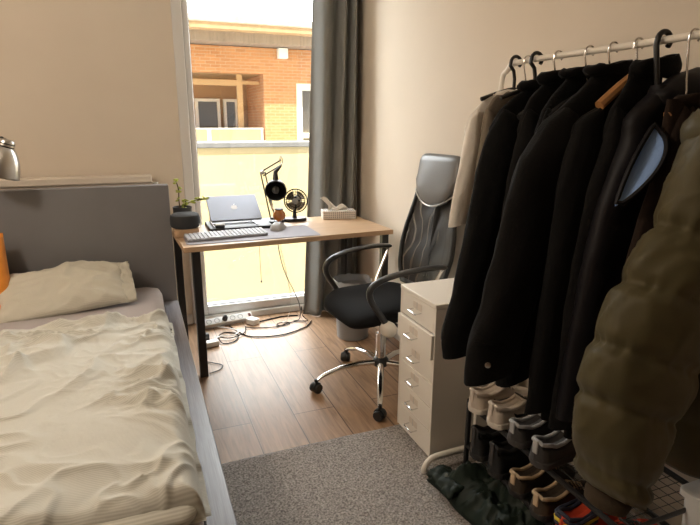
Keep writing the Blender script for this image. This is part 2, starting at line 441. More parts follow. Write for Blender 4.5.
# doubled-under hem of the duvet's foot end
def fold_fn(u, v):
    a = v * 2 * PI
    x = DX0 + (DX1 - .012 - DX0) * u
    rz = .022 + .006 * nz(x * 5, 2.0) + .004 * nz(x * 14, 4.0); ry = .05
    y = 1.145 + .012 * nz(x * 6, 8.8)
    sh = 1 if u < .97 else math.sqrt(max(.02, 1 - ((u - .97) / .03) ** 2))
    return (x, y + ry * math.cos(a) * sh - .012, .492 + rz * math.sin(a) * sh)
hm = MB().grid(fold_fn, 110, 14, lambda u, v: (u * 1.42, v * .14))
hm.build('folded_hem', duvet_m, o, ang=80)

# pillow leaning on the headboard
pil_m = stripe_material('pillow_linen', (0.60, 0.57, 0.48), (0.52, 0.49, 0.40), 57.0)
def pillow_fn(top):
    def fn(u, v):
        x = (u - .5) * 2; y = (v - .5) * 2
        k = max(0, (1 - abs(x) ** 3.0)) ** .5 * max(0, (1 - abs(y) ** 2.6)) ** .55
        px = x * .285 * (1 - .07 * (1 - abs(x)) * abs(y)) ; py = y * .175 * (1 - .05 * x * x)
        t = .064 * k * (1 if top else -.55)
        t += (.016 * crease(px * .7 + .3 * py, py * 1.5 + .3 * px, 7, 2.4, 2.4, 1.4) + .009 * crease(px * .8, py * 1.6, 14, 8.4, 2.4, 1.3) + .022 * nz(px * 4, py * 5, 3) + .006 * nz(px * 16, py * 16, 3)) * min(1, 3 * k) * (1 if top else .3)
        return PM @ Vector((px, py, t))
    return fn
PM = Matrix.Translation((-.385, 2.90, .542)) @ Matrix.Rotation(R(5), 4, 'Z') @ Matrix.Rotation(R(-2.5), 4, 'Y') @ Matrix.Rotation(R(23), 4, 'X')
pl = MB().grid(pillow_fn(True), 64, 44, lambda u, v: (u * .6, v * .4)).grid(pillow_fn(False), 64, 44, lambda u, v: (u * .6, v * .4))
bmesh.ops.remove_doubles(pl.bm, verts=pl.bm.verts[:], dist=.0006)
o = pl.build('pillow', pil_m, loc=(-.37, 2.9, .5), ang=80)
tag(o, 'creased cream pillow leaning against the grey headboard', 'pillow')
# open flap end of the pillowcase
def flap_fn(u, v):
    y = (u - .5) * .33; x = .268 + .055 * v + .012 * nz(u * 6, v * 2, 1)
    t = (.034 * (1 - (2 * u - 1) ** 4) * (1 - .35 * v)) * (1 if True else 1) + .012 * nz(u * 9, v * 3, 6)
    return PM @ Vector((x, y, t))
def flap_fn2(u, v):
    y = (u - .5) * .33; x = .268 + .045 * v + .01 * nz(u * 6, v * 2, 11)
    t = -.02 * (1 - (2 * u - 1) ** 4) + .008 * nz(u * 9, v * 3, 16)
    return PM @ Vector((x, y, t))
MB().grid(flap_fn, 30, 6, lambda u, v: (.6 + v * .06, u * .4)).grid(flap_fn2, 30, 6, lambda u, v: (.6 + v * .06, u * .4)).build('pillowcase_flap', pil_m, o, solid=.003, ang=80)

# orange cushion at the left edge of the bed
orange = mat('orange_plush', (0.78, 0.27, 0.02), 0.8, var=.08, vscale=14, bump=.3, bscale=30, sheen=.3)
def cush_fn(sgn):
    def fn(u, v):
        x = (u - .5) * 2; y = (v - .5) * 2
        k = max(0, 1 - abs(x) ** 2.6) ** .5 * max(0, 1 - abs(y) ** 2.6) ** .5
        return CM @ Vector((x * .20, y * .20, sgn * .075 * k + .012 * nz(x * 3, y * 3, 4) * k))
    return fn
CM = Matrix.Translation((-.815, 2.955, .63)) @ Matrix.Rotation(R(-6), 4, 'Y') @ Matrix.Rotation(R(63), 4, 'X')
cu = MB().grid(cush_fn(1), 30, 30).grid(cush_fn(-1), 30, 30)
bmesh.ops.remove_doubles(cu.bm, verts=cu.bm.verts[:], dist=.0006)
o = cu.build('cushion', orange, loc=(-.82, 2.93, .5), ang=80)
tag(o, 'bright orange cushion propped against the headboard beside the pillow', 'cushion')
MB().ball((-.672, 2.80, .515), (.035, .05, .045)).build('corner_tuft', orange, o)

# ------------------------------------------------------------------ reading lamp clamped to the headboard
t = thing('clamp_lamp', 'silver clamp lamp with bell shade over the bed head', 'lamp', (-.80, 3.17, 1.022))
ax = Vector((.34, .03, 1)).normalized(); c = Vector((-.612, 3.04, 1.108))
MB().lathe([(.086, 0), (.088, .003), (.084, .03), (.076, .07), (.060, .11), (.042, .135), (.036, .14), (.036, .165), (.030, .175), (.012, .178)], c, 32, ax, cap=False).build('lamp_shade', steel, t, solid=.002)
MB().lathe([(.0372, .141), (.0372, .147)], c, 32, ax, cap=False).lathe([(.0372, .156), (.0372, .161)], c, 32, ax, cap=False).build('vent_ring', black_metal, t)
MB().ball(c + ax * .07, .028).build('bulb', mat('opal_bulb', (.8, .78, .72), .3), t)
top = c + ax * .172
MB().tube([top, top + Vector((-.03, .02, .012)), (-.72, 3.10, 1.27), (-.80, 3.17, 1.12), (-.80, 3.17, 1.04)], .006, 8, 5).build('arm', steel, t)
MB().ball(top + Vector((-.022, .012, .008)), .012).build('joint_knob', black_plastic, t)
MB().box(-.83, -.77, 3.125, 3.225, 1.024, 1.045).box(-.83, -.77, 3.215, 3.235, .96, 1.03).build('clamp', black_plastic, t, bevel=.003)

# radiator behind the headboard
t = thing('radiator', 'cream panel radiator on the wall behind the headboard', 'radiator', (-.6, 3.6, .15))
MB().box(-1.4, .085, 3.515, 3.535, .2, 1.0).box(-1.4, .085, 3.60, 3.62, .2, 1.0).build('panel', cream_metal, t, bevel=.004)
gr = MB().box(-1.405, .09, 3.50, 3.63, 1.0, 1.043)
gr.build('top_grille', cream_metal, t, bevel=.006)
MB().box(.086, .094, 3.512, 3.622, .2, 1.0).build('side_cover', cream_metal, t)
MB().tube([(.10, 3.565, .93), (.12, 3.565, .93), (.122, 3.60, .92)], .012, 10).lathe([(.019, 0), (.019, .05)], (.108, 3.565, .945), 14).build('valve', white_plastic, t)
for x in (-1.2, -.15):
    MB().box(x, x + .05, 3.62, 3.655, .3, .9).build('bracket', cream_metal, t)
MB().tube([(.122, 3.60, .92), (.122, 3.61, .5), (.122, 3.61, .002)], .009, 8).build('pipe', cream_metal, t)

# ------------------------------------------------------------------ desk
wood_desk, nt, b_ = base_of('desk_oak', 0.42)
tc = nt.nodes.new('ShaderNodeTexCoord'); mp = nt.nodes.new('ShaderNodeMapping'); mp.inputs['Scale'].default_value = (1.2, 16, 6)
nt.links.new(tc.outputs['Object'], mp.inputs['Vector']); n_ = nt.nodes.new('ShaderNodeTexNoise'); n_.inputs['Scale'].default_value = 2.2; n_.inputs['Detail'].default_value = 6; n_.inputs['Distortion'].default_value = .6
nt.links.new(mp.outputs['Vector'], n_.inputs['Vector'])
nt.links.new(mix_node(nt, n_.outputs['Fac'], (.60, .42, .27), (.42, .265, .15)), b_.inputs['Base Color'])
desk = thing('desk', 'wooden desk with black metal legs in front of the tall window', 'desk', (.8, 3.1, 0))
DM = Matrix.Translation((.193, 2.785, 0)) @ Matrix.Rotation(R(2.7), 4, 'Z')
MB().box(0, 1.215, 0, .60, .712, .74, DM).build('tabletop', wood_desk, desk, bevel=.002)
for x, y in ((.042, .012), (.012, .545), (1.16, .03), (1.155, .545)):
    MB().box(x, x + .042, y, y + .042, 0, .711, DM).build('leg', black_metal, desk, bevel=.003)
MB().box(.08, 1.15, .28, .32, .68, .711, DM).build('frame_rail', black_metal, desk)

DZ = .741
def flat(name, label, cat, outline, z0, z1, m, bevel=.001, loc=None):
    x = sum(p[0] for p in outline) / len(outline); y = sum(p[1] for p in outline) / len(outline)
    return tag(MB().prism(outline, z0, z1).build(name, m, loc=(x, y, z0), bevel=bevel), label, cat)
flat('desk_mat', 'grey lavender desk mat under the keyboard and mouse', 'desk mat', rrect(.215, .95, 2.835, 3.145, .02), DZ, DZ + .003, mat('grey_felt', (.34, .33, .37), .8))
flat('riser_block', 'small wooden block under the dark round speaker', 'block', rrect(.17, .302, 3.04, 3.185, .004), DZ, DZ + .042, wood_desk, .002)
# speaker
t = thing('speaker', 'round charcoal fabric speaker on the wooden block', 'speaker', (.236, 3.115, DZ + .042))
sp = mat('charcoal_knit', (.035, .036, .038), .9, bump=.4, bscale=300)
z = DZ + .043
MB().lathe([(.066, 0), (.076, .006), (.081, .02), (.081, .055), (.077, .072), (.066, .079), (.02, .081)], (.236, 3.115, z), 36).build('body', sp, t)
MB().lathe([(.060, -.0005), (.060, .003)], (.236, 3.115, z), 30).build('foot', black_plastic, t)
MB().tube([(.306 + .010 * math.cos(a), 3.075, z + .012 + .010 * math.sin(a)) for a in [i * 2 * PI / 14 for i in range(14)]], .0022, 6, closed=True).build('loop', white_plastic, t)
# potted plant
t = thing('potted_plant', 'small succulent with yellow green leaves in a grey pot', 'plant', (.238, 3.265, DZ))
MB().lathe([(.040, 0), (.046, .01), (.054, .125), (.055, .138), (.050, .138), (.048, .12), (.01, .118)], (.238, 3.265, DZ), 28).build('pot', mat('dark_grey_pot', (.06, .06, .062), .55), t)
MB().lathe([(.048, 0), (.01, .006)], (.238, 3.265, DZ + .116), 20).build('soil', mat('potting_soil', (.03, .022, .015), 1, bump=.6), t)
stem_m = mat('brown_stem', (.10, .065, .035), .8)
leafm = mat('succulent_leaf', (.40, .46, .07), .45, var=.3, vscale=20)
bz = DZ + .12
stems = [[(.225, 3.265, bz), (.222, 3.26, bz + .06), (.224, 3.26, bz + .12), (.214, 3.26, bz + .165)],
         [(.245, 3.262, bz), (.262, 3.25, bz + .035), (.305, 3.245, bz + .052), (.345, 3.24, bz + .062), (.372, 3.238, bz + .062)],
         [(.24, 3.25, bz), (.252, 3.235, bz + .03), (.258, 3.23, bz + .06)]]
sb = MB()
for s_ in stems: sb.tube(s_, .0032, 6, 4)
sb.build('stem', stem_m, t)
lf = None
def leaf(p, r):
    M = Matrix.Rotation(random.uniform(0, 6.28), 3, 'Z') @ Matrix.Rotation(random.uniform(-.9, .9), 3, 'X')
    lf.ball(p, (r, r * .72, r * .3), 8, M)
for s_, ks in ((stems[0], (.35, .62, .7, .95, 1)), (stems[1], (.3, .45, .62, .74, .97, 1)), (stems[2], (.2, .45, .7, .85, 1))):
    P = spline([Vector(q) for q in s_], 8)
    lf = MB()
    for k in ks:
        c_ = P[min(len(P) - 1, int(k * (len(P) - 1)))]
        for q in range(4):
            leaf(c_ + Vector((random.uniform(-.013, .013), random.uniform(-.01, .01), random.uniform(-.006, .014))), random.uniform(.009, .014))
    lf.build('leaf_cluster', leafm, t)

cable_m = mat('black_cable', (.010, .010, .010), .75, spec=.12)
# black tray, laptop stand, laptop
flat('laptop_tray', 'flat black tray under the raised laptop', 'tray', rrect(.372, .745, 3.125, 3.39, .015), DZ, DZ + .020, mat('matte_black', (.022, .021, .022), .5), .003)
alu = mat('silver_aluminium', (.56, .57, .62), .38, .75)
tz = DZ + .021
LM = Matrix.Translation((.545, 3.19, .786)) @ Matrix.Rotation(R(1.5), 4, 'Z') @ Matrix.Rotation(R(34.5), 4, 'X')
t = thing('laptop_stand', 'silver stand with two side arms holding the laptop above the tray', 'laptop stand', (.54, 3.25, tz))
for x in (.40, .655):
    MB().tube([(x, 3.15, tz + .004), (x, 3.345, tz + .004)], .004, 6).tube([(x, 3.335, tz + .006), (x, 3.312, .855)], .004, 6).build('side_arm', alu, t)
MB().box(-.135, .125, .018, .19, -.0055, -.0015, LM).build('rest_plate', alu, t)
MB().tube([(.40, 3.24, tz + .004), (.655, 3.24, tz + .004)], .004, 6).build('cross_bar', alu, t)
t = thing('laptop', 'closed silver laptop propped up at a slant on its stand', 'laptop', (.545, 3.19, .786))
MB().prism(rrect(-.157, .147, 0, .213, .010), 0, .0095, LM).build('base', alu, t, bevel=.001)
MB().prism(rrect(-.157, .147, 0, .213, .010), .0102, .0155, LM).build('lid', mat('silver_lid', (.30, .315, .37), .45, .5), t, bevel=.001)
MB().box(-.03, .03, -.0006, .003, .008, .0102, LM).build('finger_notch', black_plastic, t)
ap = []
for i in range(40):
    a = i * 2 * PI / 40
    r = .0205 * (1 + .05 * math.cos(2 * a)) - .003 * max(0, math.cos(a - PI / 2)) ** 12 - .0025 * max(0, math.cos(a + PI / 2)) ** 14
    x, y = r * math.cos(a) * .95, r * math.sin(a)
    d = math.hypot(x - .0225, y - .001)
    if d < .010:
        k = (.010 - d); x -= k * (.0225 - x) / max(d, 1e-4)
    ap.append((x - .004, y + .105))
lfo = [(-.004 + .0075 * math.cos(a) * math.cos(.9) - .0032 * math.sin(a) * math.sin(.9) + .003, .131 + .0075 * math.cos(a) * math.sin(.9) + .0032 * math.sin(a) * math.cos(.9)) for a in [i * 2 * PI / 14 for i in range(14)]]
MB().prism(ap, .0157, .0161, LM).prism(lfo, .0157, .0161, LM).build('emblem', mat('mirror_white', (.9, .9, .92), .25), t)
t = thing('earbud_case', 'tiny black earbud case with a white top at the tray front', 'case', (.432, 3.155, DZ + .02))
MB().prism(rrect(.405, .46, 3.135, 3.165, .012), DZ + .0205, DZ + .036).build('case_body', black_plastic, t, bevel=.003)
MB().prism(rrect(.405, .46, 3.135, 3.165, .012), DZ + .0362, DZ + .043).build('case_lid', white_plastic, t, bevel=.003)

# keyboard with single keys
t = thing('keyboard', 'light grey full-size keyboard on the desk mat', 'keyboard', (.44, 2.965, DZ + .003), R(5))
KB = Matrix.Translation((.44, 2.965, DZ + .0035)) @ Matrix.Rotation(R(5), 4, 'Z') @ Matrix.Rotation(R(4), 4, 'X')
kz = .006
MB().prism(rrect(-.222, .222, -.066, .066, .012), kz, kz + .010, KB).build('case', mat('grey_key_case', (.30, .30, .33), .45), t, bevel=.002)
MB().box(-.2, .2, .04, .055, 0, kz, KB).build('foot', black_plastic, t)
keym = mat('pale_keycap', (.46, .46, .49), .5)
proto = None
for r_ in range(5):
    for k in range(20):
        if r_ == 0 and 5 <= k <= 8: continue
        x = -.2095 + k * .02205; y = -.052 + r_ * .0258
        wk = .0085
        if proto is None:
            proto = MB().box(-.0085, .0085, -.0098, .0098, 0, .005).build('key', keym, None, bevel=.0012)
            kk = proto
        else:
            kk = proto.copy(); COL.objects.link(kk)
        kk.parent = t
        kk.matrix_local = (Matrix.Translation((0, 0, .0005)) @ Matrix.Rotation(R(4), 4, 'X') @ Matrix.Translation((x, y, kz + .0105)))
MB().box(-.2095 + 5 * .02205 - .0085, -.2095 + 8 * .02205 + .0085, -.0618, -.0422, kz + .0105, kz + .0155, KB).build('space_bar', keym, t, bevel=.001)
# mouse
t = thing('mouse', 'light grey computer mouse on the mat beside the keyboard', 'mouse', (.762, 3.075, DZ + .003), R(-35))
MBt = Matrix.Translation((.762, 3.075, DZ + .004)) @ Matrix.Rotation(R(-38), 4, 'Z')
def mouse_ring(y, wd, h):
    return [MBt @ Vector((wd * math.copysign(abs(math.cos(a)) ** .7, math.cos(a)), y, max(0, h * math.sin(a) ** .8 if math.sin(a) > 0 else 0))) for a in [i * PI / 12 for i in range(13)]]
MB().loft([mouse_ring(y, w_, h) for y, w_, h in ((-.062, .012, .01), (-.058, .026, .022), (-.04, .036, .038), (-.01, .036, .045), (.025, .033, .037), (.05, .028, .022), (.060, .014, .010))]).build('shell', mat('mouse_grey', (.42, .42, .42), .4), t)
MB().lathe([(.009, -.004), (.011, 0), (.009, .004)], MBt @ Vector((0, .028, .032)), 14, (MBt.to_3x3() @ Vector((1, 0, 0)))).build('scroll_wheel', black_plastic, t)

# spring-arm desk lamp
t = thing('desk_lamp', 'black spring-arm desk lamp with round head by the window', 'lamp', (.79, 3.34, DZ))
MB().lathe([(.072, 0), (.075, .006), (.072, .016), (.02, .02), (.012, .03)], (.79, 3.335, DZ), 30).build('lamp_base', black_metal, t)
lar = mat('dark_bronze', (.035, .027, .022), .5, .2, spec=.3)
B0 = Vector((.79, 3.335, DZ + .02)); B1 = Vector((.732, 3.32, 1.058)); B2 = Vector((.845, 3.29, 1.128))
MB().tube([B0 + Vector((-.014, 0, .01)), B1 + Vector((-.012, 0, 0))], .0045, 6).tube([B0 + Vector((.014, 0, .01)), B1 + Vector((.016, 0, .004))], .0045, 6).build('lower_arm', lar, t)
MB().tube([B1 + Vector((0, 0, .008)), B2 + Vector((0, 0, .006))], .0045, 6).tube([B1 + Vector((.004, 0, -.022)), B2 + Vector((.002, 0, -.024))], .0045, 6).build('upper_arm', lar, t)
MB().tube([B0 + Vector((0, -.01, .06)), B0.lerp(B1, .55) + Vector((0, -.01, 0))], .006, 6).build('spring', steel, t)
MB().ball(B1, .014, 10).build('elbow_joint', steel, t)
loop = [B2 + Vector((.008 * math.cos(a), 0, .002 + .026 * math.sin(a))) for a in [i * 2 * PI / 16 for i in range(16)]]
MB().tube(loop, .0032, 6, closed=True).build('tip_bracket', steel, t)
hc = Vector((.803, 3.275, .952)); fa = Vector((-.32, -.9, -.28)).normalized()
MB().tube([B2 + Vector((-.002, -.005, -.03)), hc + Vector((.003, .01, .11)), hc + Vector((0, 0, .06))], [.006, .014, .02], 10).build('socket', black_metal, t)
MB().lathe([(.064, .02), (.066, .016), (.066, 0), (.060, -.025), (.046, -.045), (.02, -.056), (.003, -.057)], hc, 30, fa, cap=False).build('lamp_shade', black_metal, t, solid=.002)
MB().ball(hc + fa * .0, (.030, .030, .030), 14).build('bulb', mat('dark_bulb', (.03, .03, .03), .1), t)
# amber jar
t = thing('amber_jar', 'small round amber glass jar in front of the desk lamp', 'jar', (.808, 3.255, DZ))
amb = mat('amber_glass', (.36, .12, .02), .12, coat=.5)
MB().lathe([(.022, 0), (.026, .004), (.012, .014), (.014, .022), (.034, .034), (.041, .052), (.036, .074), (.026, .084), (.024, .092)], (.808, 3.235, DZ + .001), 26).build('jar_body', amb, t)
MB().lathe([(.027, 0), (.027, .006), (.01, .007)], (.808, 3.235, DZ + .0935), 20).build('lid', lar, t)

# desk fan
t = thing('desk_fan', 'small black desk fan with wire cage by the curtain', 'fan', (.935, 3.325, DZ))
MB().prism([(.935 + .078 * math.cos(a), 3.325 + .05 * math.sin(a)) for a in [i * 2 * PI / 28 for i in range(28)]], DZ, DZ + .02).build('fan_base', black_plastic, t, bevel=.005)
fc = Vector((.937, 3.305, .874)); fd = Vector((-.42, -.9, .02)).normalized()
MB().tube([(.935, 3.33, DZ + .02), (.936, 3.335, .80), fc - fd * .035], [.016, .011, .016], 10).build('neck', black_plastic, t)
MB().lathe([(.024, -.05), (.028, -.045), (.028, -.01), (.024, -.006)], fc, 18, fd).build('motor', black_plastic, t)
qf = Vector((0, 0, 1)).rotation_difference(fd).to_matrix()
def fp(r, a, z): return fc + qf @ Vector((r * math.cos(a), r * math.sin(a), z))
cg = MB()
for r_, z_ in ((.074, 0), (.058, .018), (.040, .023)):
    cg.tube([fp(r_, i * 2 * PI / 30, z_) for i in range(30)], .0022 if r_ < .07 else .0040, 6, closed=True)
for i in range(26):
    a = i * 2 * PI / 26
    cg.tube([fp(.018, a, .025), fp(.05, a + .12, .022), fp(.074, a + .2, 0)], .0009, 4)
    cg.tube([fp(.074, a, 0), fp(.055, a, -.028), fp(.028, a, -.032)], .0009, 4)
cg.build('cage', cable_m, t)
MB().lathe([(.019, .022), (.02, .026), (.01, .030)], fc, 18, fd).build('cage_badge', mat('badge_grey', (.25, .25, .25), .4), t)
blm = mat('smoked_blade', (.30, .27, .22), .25)
for k in range(4):
    a0 = k * PI / 2 + .4
    MB().grid(lambda u, v, a0=a0: fp(.014 + .05 * v, a0 + (u - .5) * (1.0 + .25 * v), .008 - .016 * (u - .5) * 1.4), 8, 5).build('blade', blm, t, solid=.0015)
MB().lathe([(.014, -.004), (.015, .01), (.008, .016)], fc, 14, fd).build('hub', black_plastic, t)
# tissue box
tb = Matrix.Translation((1.238, 3.335, DZ + .0005)) @ Matrix.Rotation(R(-12), 4, 'Z')
t = thing('tissue_box', 'white dotted tissue box with a tissue sticking out', 'tissue box', (1.238, 3.335, DZ), R(-12))
dm, nt, b_ = base_of('dotted_card', .6)
tc = nt.nodes.new('ShaderNodeTexCoord'); vo = nt.nodes.new('ShaderNodeTexVoronoi'); vo.inputs['Scale'].default_value = 72; vo.inputs['Randomness'].default_value = 0
nt.links.new(tc.outputs['Object'], vo.inputs['Vector'])
mr = nt.nodes.new('ShaderNodeMath'); mr.operation = 'LESS_THAN'; mr.inputs[1].default_value = .33
nt.links.new(vo.outputs['Distance'], mr.inputs[0])
nt.links.new(mix_node(nt, mr.outputs[0], (.68, .63, .58), (.22, .20, .19)), b_.inputs['Base Color'])
MB().box(-.11, .11, -.058, .058, 0, .052, tb).build('box', dm, t, bevel=.002)
tis = mat('tissue_paper', (.80, .76, .71), .9)
def tissue(u, v):
    a = (u - .5) * .135; w_ = (1 - .55 * v)
    x = a * (.8 + .5 * v) - .02 + .018 * math.sin(v * 4) ; y = .018 * math.sin(u * 9) * (1 - v * .3) + .01 * nz(u * 4, v * 3, 2)
    z = .052 + v * (.072 - .065 * (u - .12) * 1.1 + .02 * math.sin(u * 9)) + .006 * nz(u * 6, v * 5, 9)
    return tb @ Vector((x, y, z))
MB().grid(tissue, 24, 10).build('tissue', tis, t, solid=.001, ang=80)

# ------------------------------------------------------------------ curtain
cur_m = mat('grey_curtain', (.21, .21, .20), .85, var=.06, vscale=3, bump=.05, bscale=250, sheen=.1)
def curtain(u, v):
    z = .003 + (CZ - .06 - .003) * v
    k = z / 2.2
    xl = 1.045 + .11 * min(1, k) ** .8; xr = 1.487
    # fold centres drift with height so the panels lean
    uu = u + (.10 * (.5 - k)) * math.sin(u * PI)
    x = xl + (xr - xl) * u
    # a broad smooth panel on the window side, tight folds towards the corner
    ph = 1.2 * uu + 2.4 * uu * uu
    y = 3.525 + (.040 - .012 * u) * math.cos(ph * 2 * PI + .6) + .010 * math.sin(uu * 2 * PI * 3.1 + 2.0 * k) + .012 * nz(u * 4, k * 2, 4)
    e_ = max(0, (u - .90) / .10)
    y = y * (1 - e_) + 3.648 * e_
    return (x, min(y, 3.648), z)
o = MB().grid(curtain, 120, 60).build('curtain', cur_m, loc=(1.24, 3.52, .012), solid=.003, ang=80)
tag(o, 'long grey curtain gathered at the right side of the window', 'curtain')
t = thing('curtain_pole', 'white curtain track above the tall window', 'curtain track', (.85, 3.55, 2.57))
MB().box(.2, 1.47, 3.51, 3.55, CZ - .04, CZ - .002).build('track', white_pvc, t)

# ------------------------------------------------------------------ power strip, adapters, cables
t = thing('power_strip', 'long white power strip lying under the window', 'power strip', (.49, 3.575, 0), R(10))
PS = Matrix.Translation((.50, 3.575, .003)) @ Matrix.Rotation(R(9), 4, 'Z') @ Matrix.Rotation(R(38), 4, 'X')
MB().prism(rrect(-.17, .17, -.025, .025, .006), .018, .058, PS).build('case', white_plastic, t, bevel=.003)
for k in range(5):
    MB().lathe([(.019, .0582), (.019, .0600), (.015, .0602), (.014, .0584)], PS @ Vector((-.135 + k * .055, 0, 0)), 18, PS.to_3x3() @ Vector((0, 0, 1)), cap=False).build('socket', mat('socket_grey', (.4, .4, .39), .5), t)
MB().box(.143, .16, -.012, .012, .058, .063, PS).build('switch', mat('switch_dark', (.12, .03, .02), .4), t)
for q, (k, m_, nm, lab) in enumerate(((1, black_plastic, 'plug', 'black plug in the middle of the white power strip'), )):
    u_ = PS.to_3x3() @ Vector((0, 0, 1)); p_ = PS @ Vector((-.135 + 2 * .055, 0, .061))
    tag(MB().lathe([(.018, 0), (.018, .02), (.010, .03), (.006, .042)], p_, 16, u_).build('plug', black_plastic, loc=p_), lab, 'plug')
p_ = PS @ Vector((.10, -.03, .064))
tag(MB().box(-.03, .03, -.04, .035, 0, .04, Matrix.Translation((.665, 3.505, .002)) @ Matrix.Rotation(R(35), 4, 'Z')).build('power_adapter', white_plastic, loc=(.665, 3.505, 0), bevel=.006), 'white square power adapter at the end of the power strip', 'adapter')
tag(MB().box(-.055, .055, -.026, .026, 0, .034, Matrix.Translation((.335, 3.215, .002)) @ Matrix.Rotation(R(12), 4, 'Z')).build('extension_block', white_plastic, loc=(.335, 3.215, 0), bevel=.005), 'small white extension block behind the front desk leg', 'extension block')
tag(MB().box(-.028, .028, -.02, .02, 0, .055, Matrix.Translation((.315, 3.30, .002)) @ Matrix.Rotation(R(12), 4, 'Z')).build('power_adapter', black_plastic, loc=(.315, 3.30, 0), bevel=.005), 'black plug adapter beside the white extension block', 'adapter')
def cable(pts, r, m, label, n=7):
    o = MB().tube(pts, r, n, 7).build('cable', m, loc=pts[0]); tag(o, label, 'cable'); return o
cz = .006
cable_m = mat('black_cable', (.010, .010, .010), .75, spec=.12)
cable([(1.06, 3.40, cz), (.98, 3.30, cz), (.80, 3.225, cz), (.62, 3.26, cz), (.55, 3.36, cz), (.50, 3.47, .02)], .0042, cable_m, 'black cable looping widest across the floor to the curtain')
cable([(.995, 3.43, .11), (1.00, 3.415, .05), (1.03, 3.40, .012), (.97, 3.43, cz), (.90, 3.42, cz), (.80, 3.38, cz), (.66, 3.41, cz), (.60, 3.44, .012)], .0036, cable_m, 'black cable lying straight in front of the power strip')
cable([(.40, 3.29, .02), (.42, 3.22, cz), (.50, 3.235, cz), (.53, 3.34, cz), (.46, 3.40, cz), (.41, 3.33, .014), (.47, 3.28, .012), (.57, 3.33, .012), (.60, 3.42, .012)], .0038, cable_m, 'tangled black cable curled beside the white extension block')
cable([(.42, 3.46, .03), (.50, 3.42, .02), (.54, 3.36, .02), (.50, 3.30, .02), (.43, 3.31, .02), (.38, 3.27, .03)], .0038, white_plastic, 'white cable curled in front of the power strip')
cable([(.283, 2.99, cz), (.325, 2.955, cz), (.365, 2.91, cz), (.345, 2.855, cz), (.285, 2.83, cz)], .003, grey_cable, 'thin grey cable looping behind the front desk leg')
cable([(.70, 3.50, .01), (.78, 3.535, cz), (.90, 3.56, cz), (1.0, 3.54, cz)], .005, cable_m, 'black cable running along the window base to the curtain')
cable([(.83, 3.42, .74), (.835, 3.425, .62), (.875, 3.43, .40), (.95, 3.435, .22), (.985, 3.435, .12), (.985, 3.44, .02), (.94, 3.44, .01)], .003, grey_cable, 'grey cable hanging from the desk back in front of the glass')
cable([(.84, 3.425, .74), (.85, 3.435, .60), (.90, 3.445, .36), (.93, 3.455, .16), (.90, 3.46, .02), (.86, 3.43, .012)], .0022, white_plastic, 'thin white cable hanging behind the desk to the floor')
cable([(.715, 3.42, .74), (.716, 3.42, .5), (.72, 3.42, .33)], .0018, grey_cable, 'short thin cord ending in a bead below the desk')
MBb = MB().ball((.72, 3.42, .325), .007, 10).build('cord_bead', grey_cable, loc=(.72, 3.42, .325)); MBb.parent = bpy.data.objects['cable.008']; MBb.location = Vector((.72, 3.42, .325)) - Vector((.715, 3.42, .74))
lpc = [(.86 + .045 * math.cos(a), 3.415 + .03 * math.sin(a), cz) for a in [i * PI / 5 for i in range(11)]]
cable(lpc, .003, cable_m, 'small coil of black cable on the floor near the curtain')

# ------------------------------------------------------------------ waste bin
t = thing('waste_bin', 'grey waste bin with a clear bag behind the office chair', 'bin', (1.235, 3.06, 0))
binm = mat('smoked_bin', (.24, .24, .245), .35)
MB().lathe([(.098, 0), (.102, .004), (.120, .345), (.117, .345), (.10, .008), (.01, .006)], (1.235, 3.06, .001), 36, cap=False).build('bin_body', binm, t)
bag = mat('clear_bag', (.6, .62, .64), .2, alpha=.55, spec=.8)
def bag_fn(u, v):
    a = u * 2 * PI; r = .119 + .012 * math.sin(v * PI) + .009 * nz(math.cos(a) * 4, math.sin(a) * 4, v * 3)
    return (1.235 + r * math.cos(a), 3.06 + r * math.sin(a), 285e-3 + .105 * v + .024 * nz(math.cos(a) * 3, math.sin(a) * 3, 5 + v))
MB().grid(bag_fn, 60, 8).build('bin_bag', bag, t, ang=80)

# ------------------------------------------------------------------ office chair
CC = Vector((1.12, 2.375, 0)); CA = R(185)
fw = Vector((math.cos(CA), math.sin(CA), 0)); lt = Vector((-math.sin(CA), math.cos(CA), 0))   # lt: chair's left, pointing towards the camera
def cp(f, l, z): return CC + fw * f + lt * l + Vector((0, 0, z))
t = thing('office_chair', 'black mesh office chair with leather headrest and chrome base', 'office chair', CC, CA)
blk_fab = mat('black_seat_fabric', (.006, .0058, .006), .85, bump=.15, bscale=200, spec=.2)
leather = mat('grey_leather', (.13, .125, .12), .38, bump=.05, bscale=90, coat=.15)
for k in range(5):
    a = R(173 + 72 * k + 0)
    d = Vector((math.cos(a), math.sin(a), 0)); s_ = Vector((-d.y, d.x, 0))
    ring = []
    for q, (r_, z_, w_, h_) in enumerate(((.03, .135, .018, .016), (.12, .138, .018, .014), (.22, .125, .016, .012), (.305, .095, .014, .011), (.345, .07, .012, .010))):
        c_ = CC + d * r_ + Vector((0, 0, z_))
        ring.append([c_ + s_ * (w_ * math.cos(b)) + Vector((0, 0, h_ * math.sin(b))) for b in [i * 2 * PI / 12 for i in range(12)]])
    lg = MB().loft(ring).build('leg', chrome, t)
    cc = CC + d * .35 + Vector((0, 0, .0))
    ca = a + R(35 + 25 * k); ad = Vector((math.cos(ca), math.sin(ca), 0)); sd = Vector((-ad.y, ad.x, 0))
    cs = MB()
    for sg in (-1, 1):
        cs.lathe([(.010, -.010), (.024, -.009), (.026, 0), (.024, .009), (.010, .010)], cc + sd * (.016 * sg) + Vector((0, 0, .0265)), 16, sd)
    cs.tube([cc + Vector((0, 0, .03)), cc + Vector((0, 0, .075))], .008, 8)
    cs.lathe([(.028, -.012), (.03, 0), (.028, .012)], cc + Vector((0, 0, .032)), 16, sd)
    cs.build('castor', black_plastic, lg)
